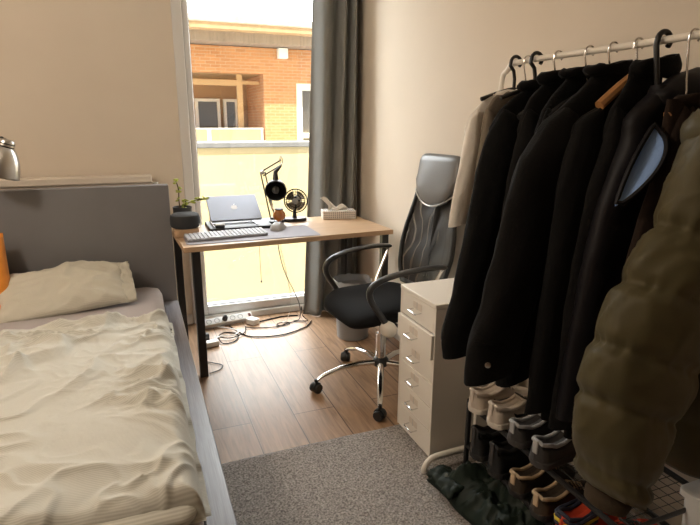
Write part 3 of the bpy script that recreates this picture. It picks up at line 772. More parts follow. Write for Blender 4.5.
MB().lathe([(.034, .115), (.042, .125), (.042, .15), (.034, .16), (.028, .165)], CC, 20).build('hub', black_plastic, t)
MB().lathe([(.026, .16), (.026, .30), (.018, .30), (.018, .39)], CC, 20).build('gas_column', chrome, t)
MB().box(-.13, .13, -.09, .09, .385, .425, Matrix.Translation(CC) @ Matrix.Rotation(CA, 4, 'Z')).build('seat_mechanism', black_plastic, t, bevel=.01)
MB().tube([cp(.0, .05, .40), cp(.02, .24, .405), cp(.02, .29, .40)], .007, 8).build('height_lever', black_plastic, t)
# seat: padded slab with waterfall front
rings = []
for z_, ins in ((.428, .05), (.44, .018), (.465, 0), (.49, .004), (.508, .03), (.516, .08), (.519, .15)):
    ring = []
    for x, y in rrect(-.23 + ins, .265 - ins, -.245 + ins, .245 - ins, max(.02, .12 - ins * .4), 6):
        zz = z_ - max(0, x - .12) ** 2 * 1.9
        ring.append(cp(x, y, zz))
    rings.append(ring)
MB().loft(rings).build('seat', blk_fab, t, sub=1, ang=80)
# backrest: frame, mesh panel, headrest
def bf(z):  # forward position of back surface
    return lerp([(.50, -.215), (.62, -.235), (.75, -.262), (.90, -.29), (1.05, -.32), (1.22, -.345)], z)
def bw(z): return lerp([(.52, .16), (.60, .205), (.72, .225), (.80, .215), (.95, .175), (1.02, .165), (1.22, .165)], z)
fr = MB()
zs = [.52 + i * (1.04 - .52) / 16 for i in range(17)]
for sg in (-1, 1):
    fr.tube([cp(bf(z), sg * bw(z), z) for z in zs], .013, 8)
fr.tube([cp(bf(.52), l, .52) for l in (-.16, -.08, 0, .08, .16)], .013, 8)
fr.build('backrest_frame', black_plastic, t)
meshm = mesh_fabric('chair_mesh', (.012, .012, .012))
def mesh_fn(u, v):
    z = .52 + (1.06 - .52) * v; l = (u - .5) * 2
    return cp(bf(z) + .0 - .030 * (1 - l * l) + .006 * nz(l * 1.5 + v * 2, v * 6 - l * 2, 3), l * bw(z), z)
MB().grid(mesh_fn, 24, 30).build('backrest_mesh', meshm, t, ang=80)
MB().tube([cp(-.27, 0, .56), cp(-.30, 0, .72), cp(-.33, 0, .98)], .016, 8).tube([cp(-.05, 0, .41), cp(-.2, 0, .415), cp(-.27, 0, .45), cp(-.27, 0, .58)], .018, 8, 4).build('back_bar', black_plastic, t)
def head_ring(z, hw, th, off=0):
    f0 = bf(z) + .008 + off
    pts = []
    for i in range(28):
        a = i * 2 * PI / 28
        c_, s_ = math.cos(a), math.sin(a)
        l = hw * math.copysign(abs(c_) ** .45, c_); f_ = th * math.copysign(abs(s_) ** .6, s_)
        pts.append((f0 + f_ - .22 * l * l * 0, l, z))
    return pts
hr = []
for z_, hw, th in ((.945, .06, .012), (.950, .11, .020), (.97, .145, .026), (1.01, .165, .028), (1.10, .172, .030), (1.17, .170, .029), (1.192, .160, .025), (1.204, .14, .014), (1.207, .11, .005)):
    ring = []
    for f_, l, z in head_ring(z_, hw, th):
        dz = -.0 if z_ > 1.04 else .055 * (abs(l) / .15) ** 2
        ring.append(cp(f_, l, z + dz))
    hr.append(ring)
MB().loft(hr).build('headrest', leather, t, ang=60)
pip = []
for i in range(21):
    l = -.168 + .336 * i / 20; z_ = .950 + .055 * (abs(l) / .15) ** 2
    pip.append(cp(bf(z_) + .032 - .012 * (abs(l) / .168) ** 4, l, z_ - .002))
MB().tube(pip, .0035, 6).build('headrest_piping', mat('silver_piping', (.6, .58, .55), .3, .8), t)
# armrests
for sg in (1, -1):
    l = sg * .262
    path = [cp(-.20, l * .98, .692), cp(-.10, l, .70), cp(.04, l * .98, .692), cp(.14, l * .95, .672), cp(.20, l * .93, .635), cp(.20, l * .93, .58), cp(.15, l * .95, .50), cp(.11, l * .95, .44), cp(.08, l * .92, .415)]
    P = spline(path, 5); rings = []
    for i, p in enumerate(P):
        tn = (P[min(i + 1, len(P) - 1)] - P[max(i - 1, 0)]).normalized()
        nn = lt.cross(tn).normalized(); k = i / (len(P) - 1)
        wl = .024 if k < .4 else .017; wn = .012 if k < .4 else .015
        if i == 0: wl *= .6; wn *= .6
        rings.append([p + lt * (wl * math.cos(b)) + nn * (wn * math.sin(b)) for b in [j * 2 * PI / 12 for j in range(12)]])
    ar = MB().loft(rings).build('armrest', mat('armrest_plastic', (.03, .03, .03), .35), t)
    MB().tube([cp(-.185, l * .97, .685), cp(-.10, l * .90, .52), cp(-.06, l * .80, .43)], .008, 8).build('arm_strut', chrome, ar)
    if sg == 1:
        MB().lathe([(.004, .034), (.022, .032), (.034, .022), (.038, .004), (.036, -.02), (.02, -.03)], cp(.115, l * 1.0, .432), 20, lt).build('end_cap', mat('ivory_plastic', (.72, .66, .57), .35), ar)

# ------------------------------------------------------------------ rug
rugm, nt, b_ = base_of('grey_carpet', 1.0)
tc = nt.nodes.new('ShaderNodeTexCoord'); n_ = nt.nodes.new('ShaderNodeTexNoise'); n_.inputs['Scale'].default_value = 130; n_.inputs['Detail'].default_value = 3
nt.links.new(tc.outputs['Object'], n_.inputs['Vector'])
cr_ = nt.nodes.new('ShaderNodeValToRGB'); cr_.color_ramp.elements[0].position = .33; cr_.color_ramp.elements[1].position = .68
cr_.color_ramp.elements[0].color = (.15, .135, .125, 1); cr_.color_ramp.elements[1].color = (.50, .46, .43, 1)
nt.links.new(n_.outputs['Fac'], cr_.inputs['Fac']); nt.links.new(cr_.outputs['Color'], b_.inputs['Base Color'])
RX0, RX1, RY0, RY1 = -.2, 1.47, -.3, 1.985
def rug_fn(u, v):
    x = RX0 + (RX1 - RX0) * u; y = RY0 + (RY1 - RY0) * v
    e = min(1, min(RY1 - y, x - RX0, RX1 - x, y - RY0) / .02)
    return (x, y + .006 * nz(x * 6, 3) * v, .002 + e * (.008 + .0045 * nz(x * 55, y * 55) + .0035 * nz(x * 90, y * 90, 4)) if x < 1.06 and y > .6 else .002 + e * .008)
o = MB().grid(rug_fn, 300, 330).build('rug', rugm, loc=(.6, 1, .001), ang=180)
tag(o, 'grey short pile rug on the wooden floor', 'rug')

# ------------------------------------------------------------------ drawer cabinet
RZ = .013
hx0, hx1, hy0, hy1, hz = 1.018, 1.445, 1.676, 1.972, .692
t = thing('drawer_cabinet', 'white metal six-drawer cabinet between the chair and the clothes rack', 'cabinet', ((hx0 + hx1) / 2, (hy0 + hy1) / 2, RZ))
hm_ = white_metal
MB().box(hx0 + .002, hx1, hy0, hy0 + .012, RZ + .012, hz - .018).box(hx0 + .002, hx1, hy1 - .012, hy1, RZ + .012, hz - .018).box(hx1 - .01, hx1, hy0 + .012, hy1 - .012, RZ + .012, hz - .018) \
    .box(hx0 + .004, hx1 - .01, hy0 + .012, hy1 - .012, RZ + .012, RZ + .022).build('body', hm_, t, bevel=.002)
MB().box(hx0, hx1, hy0 - .001, hy1 + .001, hz - .018, hz).build('top', hm_, t, bevel=.003)
MB().box(hx0 + .03, hx1 - .01, hy0 + .012, hy1 - .012, RZ, RZ + .012).build('plinth', black_metal, t)
dh = (hz - .018 - RZ - .022) / 6
for k in range(6):
    z1 = hz - .019 - k * dh; z0 = z1 - dh + .003
    out = -.011 if k == 1 else 0.003
    d_ = MB().box(hx0 + out, hx0 + out + .016, hy0 + (.014 if k != 1 else .004), hy1 - (.014 if k != 1 else .004), z0, z1 - .001).box(hx0 + out + .016, hx0 + .38, hy0 + .016, hy1 - .016, z0 + .004, z1 - .02).build('drawer', hm_, t, bevel=.0015)
    if k == 1: d_['label'] = 'drawer pulled slightly open'
    ym = (hy0 + hy1) / 2; zm = z0 + dh * .47; xf = hx0 + out
    MB().tube([(xf, ym - .034, zm), (xf - .026, ym - .034, zm - .002), (xf - .028, ym - .030, zm - .002), (xf - .028, ym + .030, zm - .002), (xf - .026, ym + .034, zm - .002), (xf, ym + .034, zm)], .0026, 8).build('handle', chrome, d_)
    MB().box(xf - .0012, xf, ym - .034, ym + .034, zm + .006, zm + .034).build('label_plate', cream_metal, d_)
    MB().box(xf - .0022, xf, ym + .0, ym + .002, zm + .004, zm + .036).build('label_holder', steel, d_)

# ------------------------------------------------------------------ clothes rack
RKX, RKZ = 1.19, 1.556
t = thing('clothes_rack', 'white tubular clothes rack along the right wall', 'clothes rack', (RKX, 1.1, RZ))
MB().tube([(RKX, .62, .07), (RKX, .62, 1.46), (RKX, .635, 1.525), (RKX, .70, RKZ), (RKX, 1.1, RKZ), (RKX, 1.50, RKZ), (RKX, 1.575, 1.535), (RKX, 1.605, 1.46), (RKX, 1.612, 1.0), (RKX, 1.615, .07)], .0088, 14, 6).build('frame', white_metal, t)
for y in (.62, 1.618):
    MB().tube([(.965, y, RZ + .002), (.966, y, .035), (.985, y, .062), (1.03, y, .075), (1.19, y, .078), (1.36, y, .075), (1.40, y, .062), (1.42, y, .035), (1.421, y, RZ + .002)], .0125, 12, 5).build('foot', white_metal, t)
MB().tube([(RKX + .015, .63, .9), (RKX + .015, 1.60, .9)], .004, 6).build('cross_bar', white_metal, t)

# ------------------------------------------------------------------ hangers and garments
def hanger(y, hook_m, bar_m, label, hw=.125, bar=True, tilt=0.0, kind='hanger', rbar=.010, hookr=.0024, necky=1.465, side=1, drop=.072, cx=0.0):
    t = thing('clothes_hanger', label, 'hanger', (RKX, y, RKZ), 0, 'hangers on the clothes rack')
    rr = .0088 + hookr + .0012
    P = [(RKX + rr * 1.25 * math.cos(R(a)), y + tilt * math.cos(R(a)), RKZ + rr * 1.2 * math.sin(R(a))) for a in range(-40, 181, 20)]
    P = [(x, yy, z) for x, yy, z in P]
    P += [(RKX - rr * 1.35, y - tilt, RKZ - .010), (RKX - .006, y, necky + .045), (RKX, y, necky + .02), (RKX, y, necky - .01)]
    MB().tube(P, hookr, 8).build('hook', hook_m, t)
    sh = MB()
    pts = []
    for i in range(13):
        l = (i / 12 - .5) * 2 * hw
        pts.append((RKX + cx + l, y, necky - .012 - drop * (abs(l) / .125) ** 1.2))
    sh.tube(pts, rbar, 8)
    sh.build('shoulder_bar', bar_m, t)
    return t

wood_h = mat('hanger_wood', (.42, .20, .07), .4, var=.1, vscale=10, stretch=(1, 8, 8))
black_h = mat('black_hanger_plastic', (.014, .013, .013), .45)
hooksteel = mat('hook_steel', (.62, .58, .54), .22, 1.0)

def cloth(name, c, rough=.9, sheen=.02, bump=.2, bs=180): return mat(name, c, rough, var=.12, vscale=9, bump=bump, bscale=bs, sheen=sheen, spec=.18)

def garment(name, label, cat, y, m, contour, hem, sleeve_end=None, sw=.13, hy=.036, sry=.040, neck_z=1.485, neck_w=.055, fold=.010, seed=0.0,
            sleeves=True, collar=True, collar_h=.05, hem_rise=0.0, puff=0.0, puff_n=6, lean=0.0, body_m=None, body_in=None, xr=None, group='clothes on the rack', sleeve_dy=-.012, cuff=None, collar_dx=0.0):
    """contour: [(z, x)] outer left outline of the hanging garment; hem: z of body hem; sleeve_end: z of cuff"""
    t = thing(name, label, cat, (RKX, y, hem), 0, group)
    zt = neck_z
    sl_z = max(z for z, x in contour if x < RKX - .12)        # shoulder tip height
    ztip = 1.36
    NR, NC = 44, 56
    rings = []
    for i in range(NR + 1):
        z = hem + (zt - hem) * i / NR
        xl = lerp(contour, z)
        if sleeves and z < ztip - .02:
            k = min(1, (ztip - .02 - z) / .10)
            xl = xl + (body_in if body_in is not None else sw * .62) * k
        xl = min(xl, RKX - neck_w)
        xrr = 2 * RKX - xl if xr is None else xr(z)
        cx, hw = (xl + xrr) / 2, (xrr - xl) / 2
        dep = hy * (1 if z < ztip - .05 else max(.35, 1 - (z - ztip + .05) / (zt - ztip + .05) * .5))
        pm = 1.0
        if puff:
            ph = (z - hem) / (zt - hem) * puff_n
            pm = 1 - puff + puff * (abs(math.sin(ph * PI)) ** .5)
        ring = []
        for k in range(NC):
            a = k * 2 * PI / NC; c_, s_ = math.cos(a), math.sin(a)
            x = cx + hw * math.copysign(abs(c_) ** .8, c_)
            yy = dep * pm * math.copysign(abs(s_) ** .8, s_)
            f_ = fold * min(1, (zt - z) / .25) * (nz(x * 16 + seed, z * 1.6 + s_, seed) + .5 * nz(x * 30, z * 5, seed + 3 + s_))
            drop = hem_rise * (c_) * max(0, 1 - i / 6)
            ring.append((x, y + yy + f_ + lean * (zt - z), z + drop + (.004 * nz(x * 20, seed) if i == 0 else 0)))
        rings.append(ring)
    MB().loft(rings).build('body', body_m or m, t, ang=70)
    if sleeves:
        se = sleeve_end if sleeve_end is not None else hem + .05
        for sg in (-1, 1):
            rings = []
            NS = 40
            for i in range(NS + 1):
                z = 1.405 + (se - 1.405) * i / NS
                xl = lerp(contour, z)
                k = min(1, max(0.006, (1.405 - z) / .10)); k = math.sqrt(k)
                w_ = sw * .5 * k
                cx = xl + w_
                pm = 1.0
                if puff:
                    ph = (1.385 - z) / (1.385 - se) * puff_n
                    pm = 1 - puff + puff * abs(math.sin(ph * PI)) ** .5
                if cuff and z - se < cuff: pm *= .86
                ring = []
                for q in range(28):
                    a = q * 2 * PI / 28; c_, s_ = math.cos(a), math.sin(a)
                    px = w_ * pm * c_; py = sry * k * pm * s_
                    n_ = 1 + .16 * fold / .01 * nz(c_ * 1.6 + seed, s_ * 1.6 + z * 3.2, z * 3 + seed) + .07 * nz(c_ * 3 + seed, s_ * 3, z * 14)
                    zz = z + (px * .25 if i > NS - 4 else 0) + (px * .35 if puff else 0)
                    X = cx + px * n_
                    if sg > 0: X = min(2 * RKX - X, WX - .012)
                    ring.append((X, y + sleeve_dy + py * n_ + lean * (zt - z), zz))
                rings.append(ring)
            sv = MB().loft(rings).build('sleeve', m, t, ang=70)
    if collar:
        rings = []
        for i in range(6):
            v = i / 5
            ring = []
            for q in range(28):
                a = q * 2 * PI / 28; c_, s_ = math.cos(a), math.sin(a)
                rad = neck_w + .016 * math.sin(v * PI) - .004 * v
                ring.append((RKX + collar_dx + (rad + .012) * c_, y + (hy * .9 + .006 * v) * s_ + .003 * nz(c_ * 3, s_ * 3, seed), zt - .012 + collar_h * v + .010 * c_ * v + .006 * nz(c_ * 2, s_ * 2, seed + v)))
            rings.append(ring)
        MB().loft(rings, cap=False).build('collar', m, t, solid=.006, ang=70)
    return t

c_cream = cloth('cream_cotton', (.85, .80, .73)); c_taupe = cloth('taupe_cotton', (.20, .165, .125))
c_blk = cloth('black_wool', (.0050, .0048, .0046)); c_blk2 = cloth('black_twill', (.0050, .0045, .0042), bump=.1); c_blk3 = cloth('black_fleece', (.0042, .004, .004), bump=.4)
c_blk4 = cloth('black_knit', (.0062, .0055, .0052)); c_vest = cloth('black_nylon', (.0085, .0075, .009), .5, .0, .08, 30); c_brn = cloth('dark_brown_cloth', (.022, .013, .009))
c_olive = cloth('olive_nylon', (.080, .067, .032), .5, .06, .10, 24)
c_rust = cloth('rust_print', (.35, .12, .04))

hanger(1.535, black_h, black_h, 'black plastic hanger farthest back on the rail with cream shirt', rbar=.007, hookr=.0055, necky=1.485, drop=.034)
hanger(1.475, hooksteel, wood_h, 'thin metal-hooked hanger between the two black ones', hookr=.0022)
hanger(1.435, black_h, black_h, 'thick black plastic hanger with taupe shirt beside it', rbar=.007, hookr=.006, necky=1.485, drop=.034)
hanger(1.34, hooksteel, black_h, 'steel-hooked hanger just in front of the two black hangers')
hanger(1.22, hooksteel, black_h, 'steel-hooked hanger with the third black jacket from the back')
hanger(1.139, hooksteel, black_h, 'steel-hooked hanger carrying the long buttoned black jacket')
hanger(1.062, hooksteel, wood_h, 'wooden hanger with steel hook beside the black vest', rbar=.013, necky=1.505, drop=.085, hw=.125, cx=.02)
hanger(.993, black_h, black_h, 'thick black plastic hanger nearest the camera carrying the puffer vest', rbar=.009, hookr=.0065, necky=1.43, hw=.07)

garment('shirt', 'cream shirt farthest back on the clothes rack', 'shirt', 1.535, c_cream,
        [(1.49, 1.15), (1.44, 1.075), (1.38, 1.02), (1.34, 1.008), (1.24, .992), (1.116, .966), (1.0, .958)], 1.03, 1.035, sw=.075, hy=.022, sry=.022, neck_z=1.455, fold=.008, seed=1.0, collar_h=.03)
garment('shirt', 'taupe shirt between the cream shirt and the black jackets', 'shirt', 1.475, c_taupe,
        [(1.485, 1.15), (1.444, 1.07), (1.40, 1.04), (1.343, 1.03), (1.25, 1.015), (1.172, 1.01), (1.06, .995)], 1.06, 1.075, sw=.085, hy=.024, sry=.024, neck_z=1.45, fold=.008, seed=2.0, collar_h=.03)
garment('jacket', 'black wool jacket with rounded sleeve end above the drawer cabinet', 'jacket', 1.41, c_blk,
        [(1.48, 1.155), (1.43, 1.08), (1.40, 1.045), (1.344, 1.012), (1.255, .985), (1.053, .950), (.811, .900), (.70, .870), (.62, .885)], .68, .635, sw=.155, hy=.03, sry=.042, neck_z=1.475, seed=3.0, collar_h=.035)
garment('jacket', 'black jacket hidden behind the buttoned jacket showing only its shoulder', 'jacket', 1.325, c_blk2,
        [(1.49, 1.15), (1.44, 1.09), (1.374, 1.06), (1.2, 1.02), (.8, .99), (.6, .99)], .70, .66, sw=.12, hy=.03, sry=.034, neck_z=1.488, seed=4.0, collar_h=.04)
garment('jacket', 'black hoodie whose dark neck shows behind the wooden hanger', 'jacket', 1.235, c_blk3,
        [(1.50, 1.15), (1.44, 1.09), (1.40, 1.06), (1.2, 1.0), (.8, .97), (.6, .97)], .62, .60, sw=.12, hy=.03, sry=.034, neck_z=1.50, seed=5.0, collar_h=.03)
dj = garment('jacket', 'long black jacket with a silver cuff button in the middle of the rack', 'jacket', 1.145, c_blk4,
        [(1.50, 1.15), (1.45, 1.10), (1.404, 1.04), (1.369, .985), (1.307, .94), (1.277, .915), (1.135, .88), (.88, .83), (.784, .795), (.69, .792)], .69, .69, sw=.17, hy=.032, sry=.045, neck_z=1.50, seed=6.0, collar_h=.03, fold=.008)
MB().lathe([(.008, 0), (.0085, .002), (.004, .0035)], (.832, 1.092, .738), 14, (-.45, -.85, .1)).build('button', hooksteel, dj)
MB().tube([(.80, 1.115, .802), (.83, 1.093, .795), (.87, 1.091, .79), (.91, 1.10, .787)], .0025, 6).build('cuff_seam', c_blk, dj)
garment('jacket', 'long black coat on the wooden hanger', 'jacket', 1.075, c_blk2,
        [(1.45, 1.19), (1.423, 1.14), (1.40, 1.08), (1.374, 1.025), (1.286, 1.0), (1.202, .985), (.9, .965), (.554, .95)], .54, .60, sw=.12, hy=.026, sry=.030, neck_z=1.445, seed=7.0, collar=False)
garment('jacket', 'black knit coat with a standing collar beside the puffer vest', 'jacket', 1.03, c_blk4,
        [(1.49, 1.16), (1.44, 1.12), (1.398, 1.09), (1.278, 1.06), (1.196, 1.035), (.9, 1.01), (.5, 1.0)], .50, .56, sw=.11, hy=.022, sry=.026, neck_z=1.49, seed=8.0, collar_h=.045, collar_dx=.03)
vt = garment('puffer_vest', 'black puffer vest with pale blue lining in the armhole', 'vest', .985, c_vest,
        [(1.455, 1.22), (1.435, 1.165), (1.409, 1.128), (1.374, 1.095), (1.335, 1.098), (1.175, 1.045), (1.039, 1.02), (.761, .995), (.60, .99)], .60, hy=.046, neck_z=1.455, neck_w=.02, fold=.006, seed=9.0, sleeves=False, collar=False, puff=.16, puff_n=8)
hd = []
for i in range(15):
    v = i / 14; k = math.sin(PI * (.04 + .92 * v)) ** .6
    hd.append([(1.165 + .25 * v, .975 + .055 * k * math.cos(a) * (1 + .15 * nz(v * 4, math.sin(a) * 2, 3)), 1.425 + .028 * v + .055 * k * math.sin(a) * (1 + .2 * nz(v * 5, math.cos(a) * 2, 7))) for a in [q * 2 * PI / 24 for q in range(24)]])
MB().loft(hd).build('hood', c_vest, vt, ang=75)
garment('jacket', 'dark brown jacket between the puffer vest and the olive jacket', 'jacket', .915, c_brn,
        [(1.43, 1.19), (1.40, 1.17), (1.363, 1.15), (1.306, 1.13), (1.156, 1.09), (.9, 1.05), (.6, 1.03)], .60, .62, sw=.09, hy=.022, sry=.024, neck_z=1.42, seed=10.0, collar_h=.03, collar_dx=.05)

# vest armhole lining: a lens of light blue fabric inside the armhole rim
blue = cloth('pale_blue_lining', (.27, .43, .78), .6)
A0 = Vector((1.118, .930, 1.365)); A1 = Vector((1.028, .925, 1.190))
def lens(u, v):
    p = A0.lerp(A1, v); wd = .055 * math.sin(PI * min(1, max(0, v)) ** .8) ** .75
    return (p.x + wd * u * .70 - .010 * math.sin(v * PI), p.y - wd * u * .75 + .02 * math.sin(u * PI) * math.sin(v * PI), p.z - .01 * u)
MB().grid(lens, 10, 24).build('lining', blue, vt, solid=.002, ang=80)['label'] = 'pale blue lining'
rim = [lens(0, i / 20) for i in range(21)] + [lens(1, 1 - i / 20) for i in range(1, 20)]
MB().tube([(x - .002, y_ - .004, z) for x, y_, z in rim], .006, 6, closed=True).build('armhole_rim', c_vest, vt)

# ------------------------------------------------------------------ olive puffer jacket, nearest
oj = thing('puffer_jacket', 'bulky olive green puffer jacket at the near end of the rack', 'jacket', (RKX, .80, .45), 0, 'clothes on the rack')
OY = .80
cont = [(1.43, 1.155), (1.374, 1.12), (1.303, 1.068), (1.178, 1.012), (1.141, 1.012), (1.111, 1.032), (1.071, .975), (1.007, .942), (.977, .902), (.888, .876), (.773, .850), (.672, .850), (.60, .872), (.52, .94)]
seams = [1.395, 1.118, 1.0, .872, .758, .60, .545]
def puff_at(z):
    for a, b in zip(seams, seams[1:]):
        if b <= z <= a:
            return .35 * abs(math.sin((a - z) / (a - b) * PI)) ** .7 + .65 * (1 - math.exp(-(min(a - z, z - b) / .016) ** 2))
    return .3
NS = 180; rings = []
base = [(1.43, 1.165), (1.374, 1.125), (1.30, 1.068), (1.18, 1.018), (1.07, .968), (.977, .905), (.888, .872), (.773, .846), (.672, .850), (.60, .872), (.545, .90)]
for i in range(NS + 1):
    z = 1.41 + (.545 - 1.41) * i / NS
    xl = lerp(base, z); k = math.sqrt(min(1, max(.05, (1.42 - z) / .12)))
    wd = lerp([(1.41, .09), (1.2, .125), (.9, .14), (.75, .125), (.65, .10), (.59, .08), (.55, .06)], z) * k
    pu = puff_at(z)
    ring = []
    cx = xl + wd
    for q in range(72):
        a = q * 2 * PI / 72; c_, s_ = math.cos(a), math.sin(a)
        n_ = 1 + .06 * nz(c_ * 2, s_ * 2, z * 9) + .09 * (1 - pu) ** .7 * nz(c_ * 7, s_ * 7, z * 5) + .035 * crease(c_ * 1.5 + z * 4, s_ * 1.5 + z * 9, 1.6, 2.2, 2.6, 1.4) - .02
        sc = (.865 + .135 * pu) * n_
        px = wd * sc * c_; py = .095 * k * sc * s_
        ring.append((cx + px, OY - .03 + py, z - px * .42 - py * .1))
    rings.append(ring)
MB().loft(rings).build('sleeve', c_olive, oj, ang=75)
MB().lathe([(.046, 0), (.050, -.015), (.046, -.035), (.036, -.04)], (lerp(base, .56) + .065, OY - .03, .545), 28, (.35, 0, 1), cap=False).build('cuff', cloth('cuff_rib', (.05, .035, .022)), oj, solid=.004)
rings = []
for i in range(71):
    z = .53 + (1.40 - .53) * i / 70
    ph = (z - .53) / .135; pu = abs(math.sin(ph * PI)) ** .5
    hw = lerp([(.50, .13), (1.2, .14), (1.34, .13), (1.40, .06)], z); dp = lerp([(.5, .10), (1.3, .10), (1.40, .05)], z)
    ring = []
    for q in range(56):
        a = q * 2 * PI / 56; c_, s_ = math.cos(a), math.sin(a); sc = .90 + .10 * pu + .02 * nz(c_ * 5, s_ * 5, z * 16)
        ring.append((RKX + .115 + hw * sc * math.copysign(abs(c_) ** .7, c_), OY + dp * sc * math.copysign(abs(s_) ** .8, s_), z))
    rings.append(ring)
MB().loft(rings).build('body', c_olive, oj, ang=75)
rings = []
for i in range(NS // 2 + 1):
    z = 1.41 + (.545 - 1.41) * i / (NS // 2); k = math.sqrt(min(1, max(.05, (1.42 - z) / .12))); pu = puff_at(z)
    rings.append([(1.40 + .072 * k * (.86 + .14 * pu) * math.cos(a), OY + .03 + .08 * k * (.86 + .14 * pu) * math.sin(a), z) for a in [q * 2 * PI / 28 for q in range(28)]])
MB().loft(rings).build('sleeve', c_olive, oj, ang=75)
rings = []
for i in range(9):
    v = i / 8
    rings.append([(RKX + .02 + (.10 + .02 * math.sin(v * PI)) * math.cos(a), OY - .01 + (.075 + .015 * math.sin(v * PI)) * math.sin(a), 1.315 + .07 * v + .012 * nz(math.cos(a) * 4, math.sin(a) * 4, v * 3)) for a in [q * 2 * PI / 36 for q in range(36)]])
MB().loft(rings, cap=False).build('collar', c_olive, oj, solid=.02, ang=75)
MB().box(-.045, .045, -.006, .006, -.012, .012, Matrix.Translation((1.092, .715, 1.332)) @ Matrix.Rotation(R(-40), 4, 'Z') @ Matrix.Rotation(R(-25), 4, 'Y')).build('collar_tab', c_olive, oj, bevel=.004)
MB().lathe([(.007, 0), (.007, .003), (.003, .004)], (1.068, .728, 1.338), 12, (-.6, -.75, .2)).build('snap_button', hooksteel, oj)
hanger(.80, hooksteel, wood_h, 'hanger inside the olive puffer jacket', hw=.05, necky=1.40)['group'] = 'hangers on the clothes rack'
hanger(.915, hooksteel, wood_h, 'hanger inside the dark brown jacket', hw=.05, necky=1.42)

# ------------------------------------------------------------------ shoe rack
t = thing('shoe_rack', 'black wire mesh shoe rack under the hanging clothes', 'shoe rack', (1.25, 1.22, RZ))
sx0, sx1, sy0, sy1 = 1.085, 1.42, .82, 1.515
T1, T2 = .345, .172
for z_ in (T1, T2):
    sh = MB().tube([(sx0, sy0, z_), (sx0, sy1, z_), (sx1, sy1, z_), (sx1, sy0, z_)], .009, 8, closed=True)
    n = 24
    for i in range(n + 1):
        y = sy0 + (sy1 - sy0) * i / n; sh.tube([(sx0, y, z_ + .004), (sx1, y, z_ + .004)], .0014, 4)
    for i in range(11):
        x = sx0 + (sx1 - sx0) * i / 10; sh.tube([(x, sy0, z_ + .004), (x, sy1, z_ + .004)], .0014, 4)
    sh.build('mesh_shelf', black_metal, t)
for x in (sx0, sx1):
    for y in (sy0, sy1):
        MB().tube([(x, y, RZ), (x, y, T1 + .02)], .010, 10).build('leg', black_metal, t)

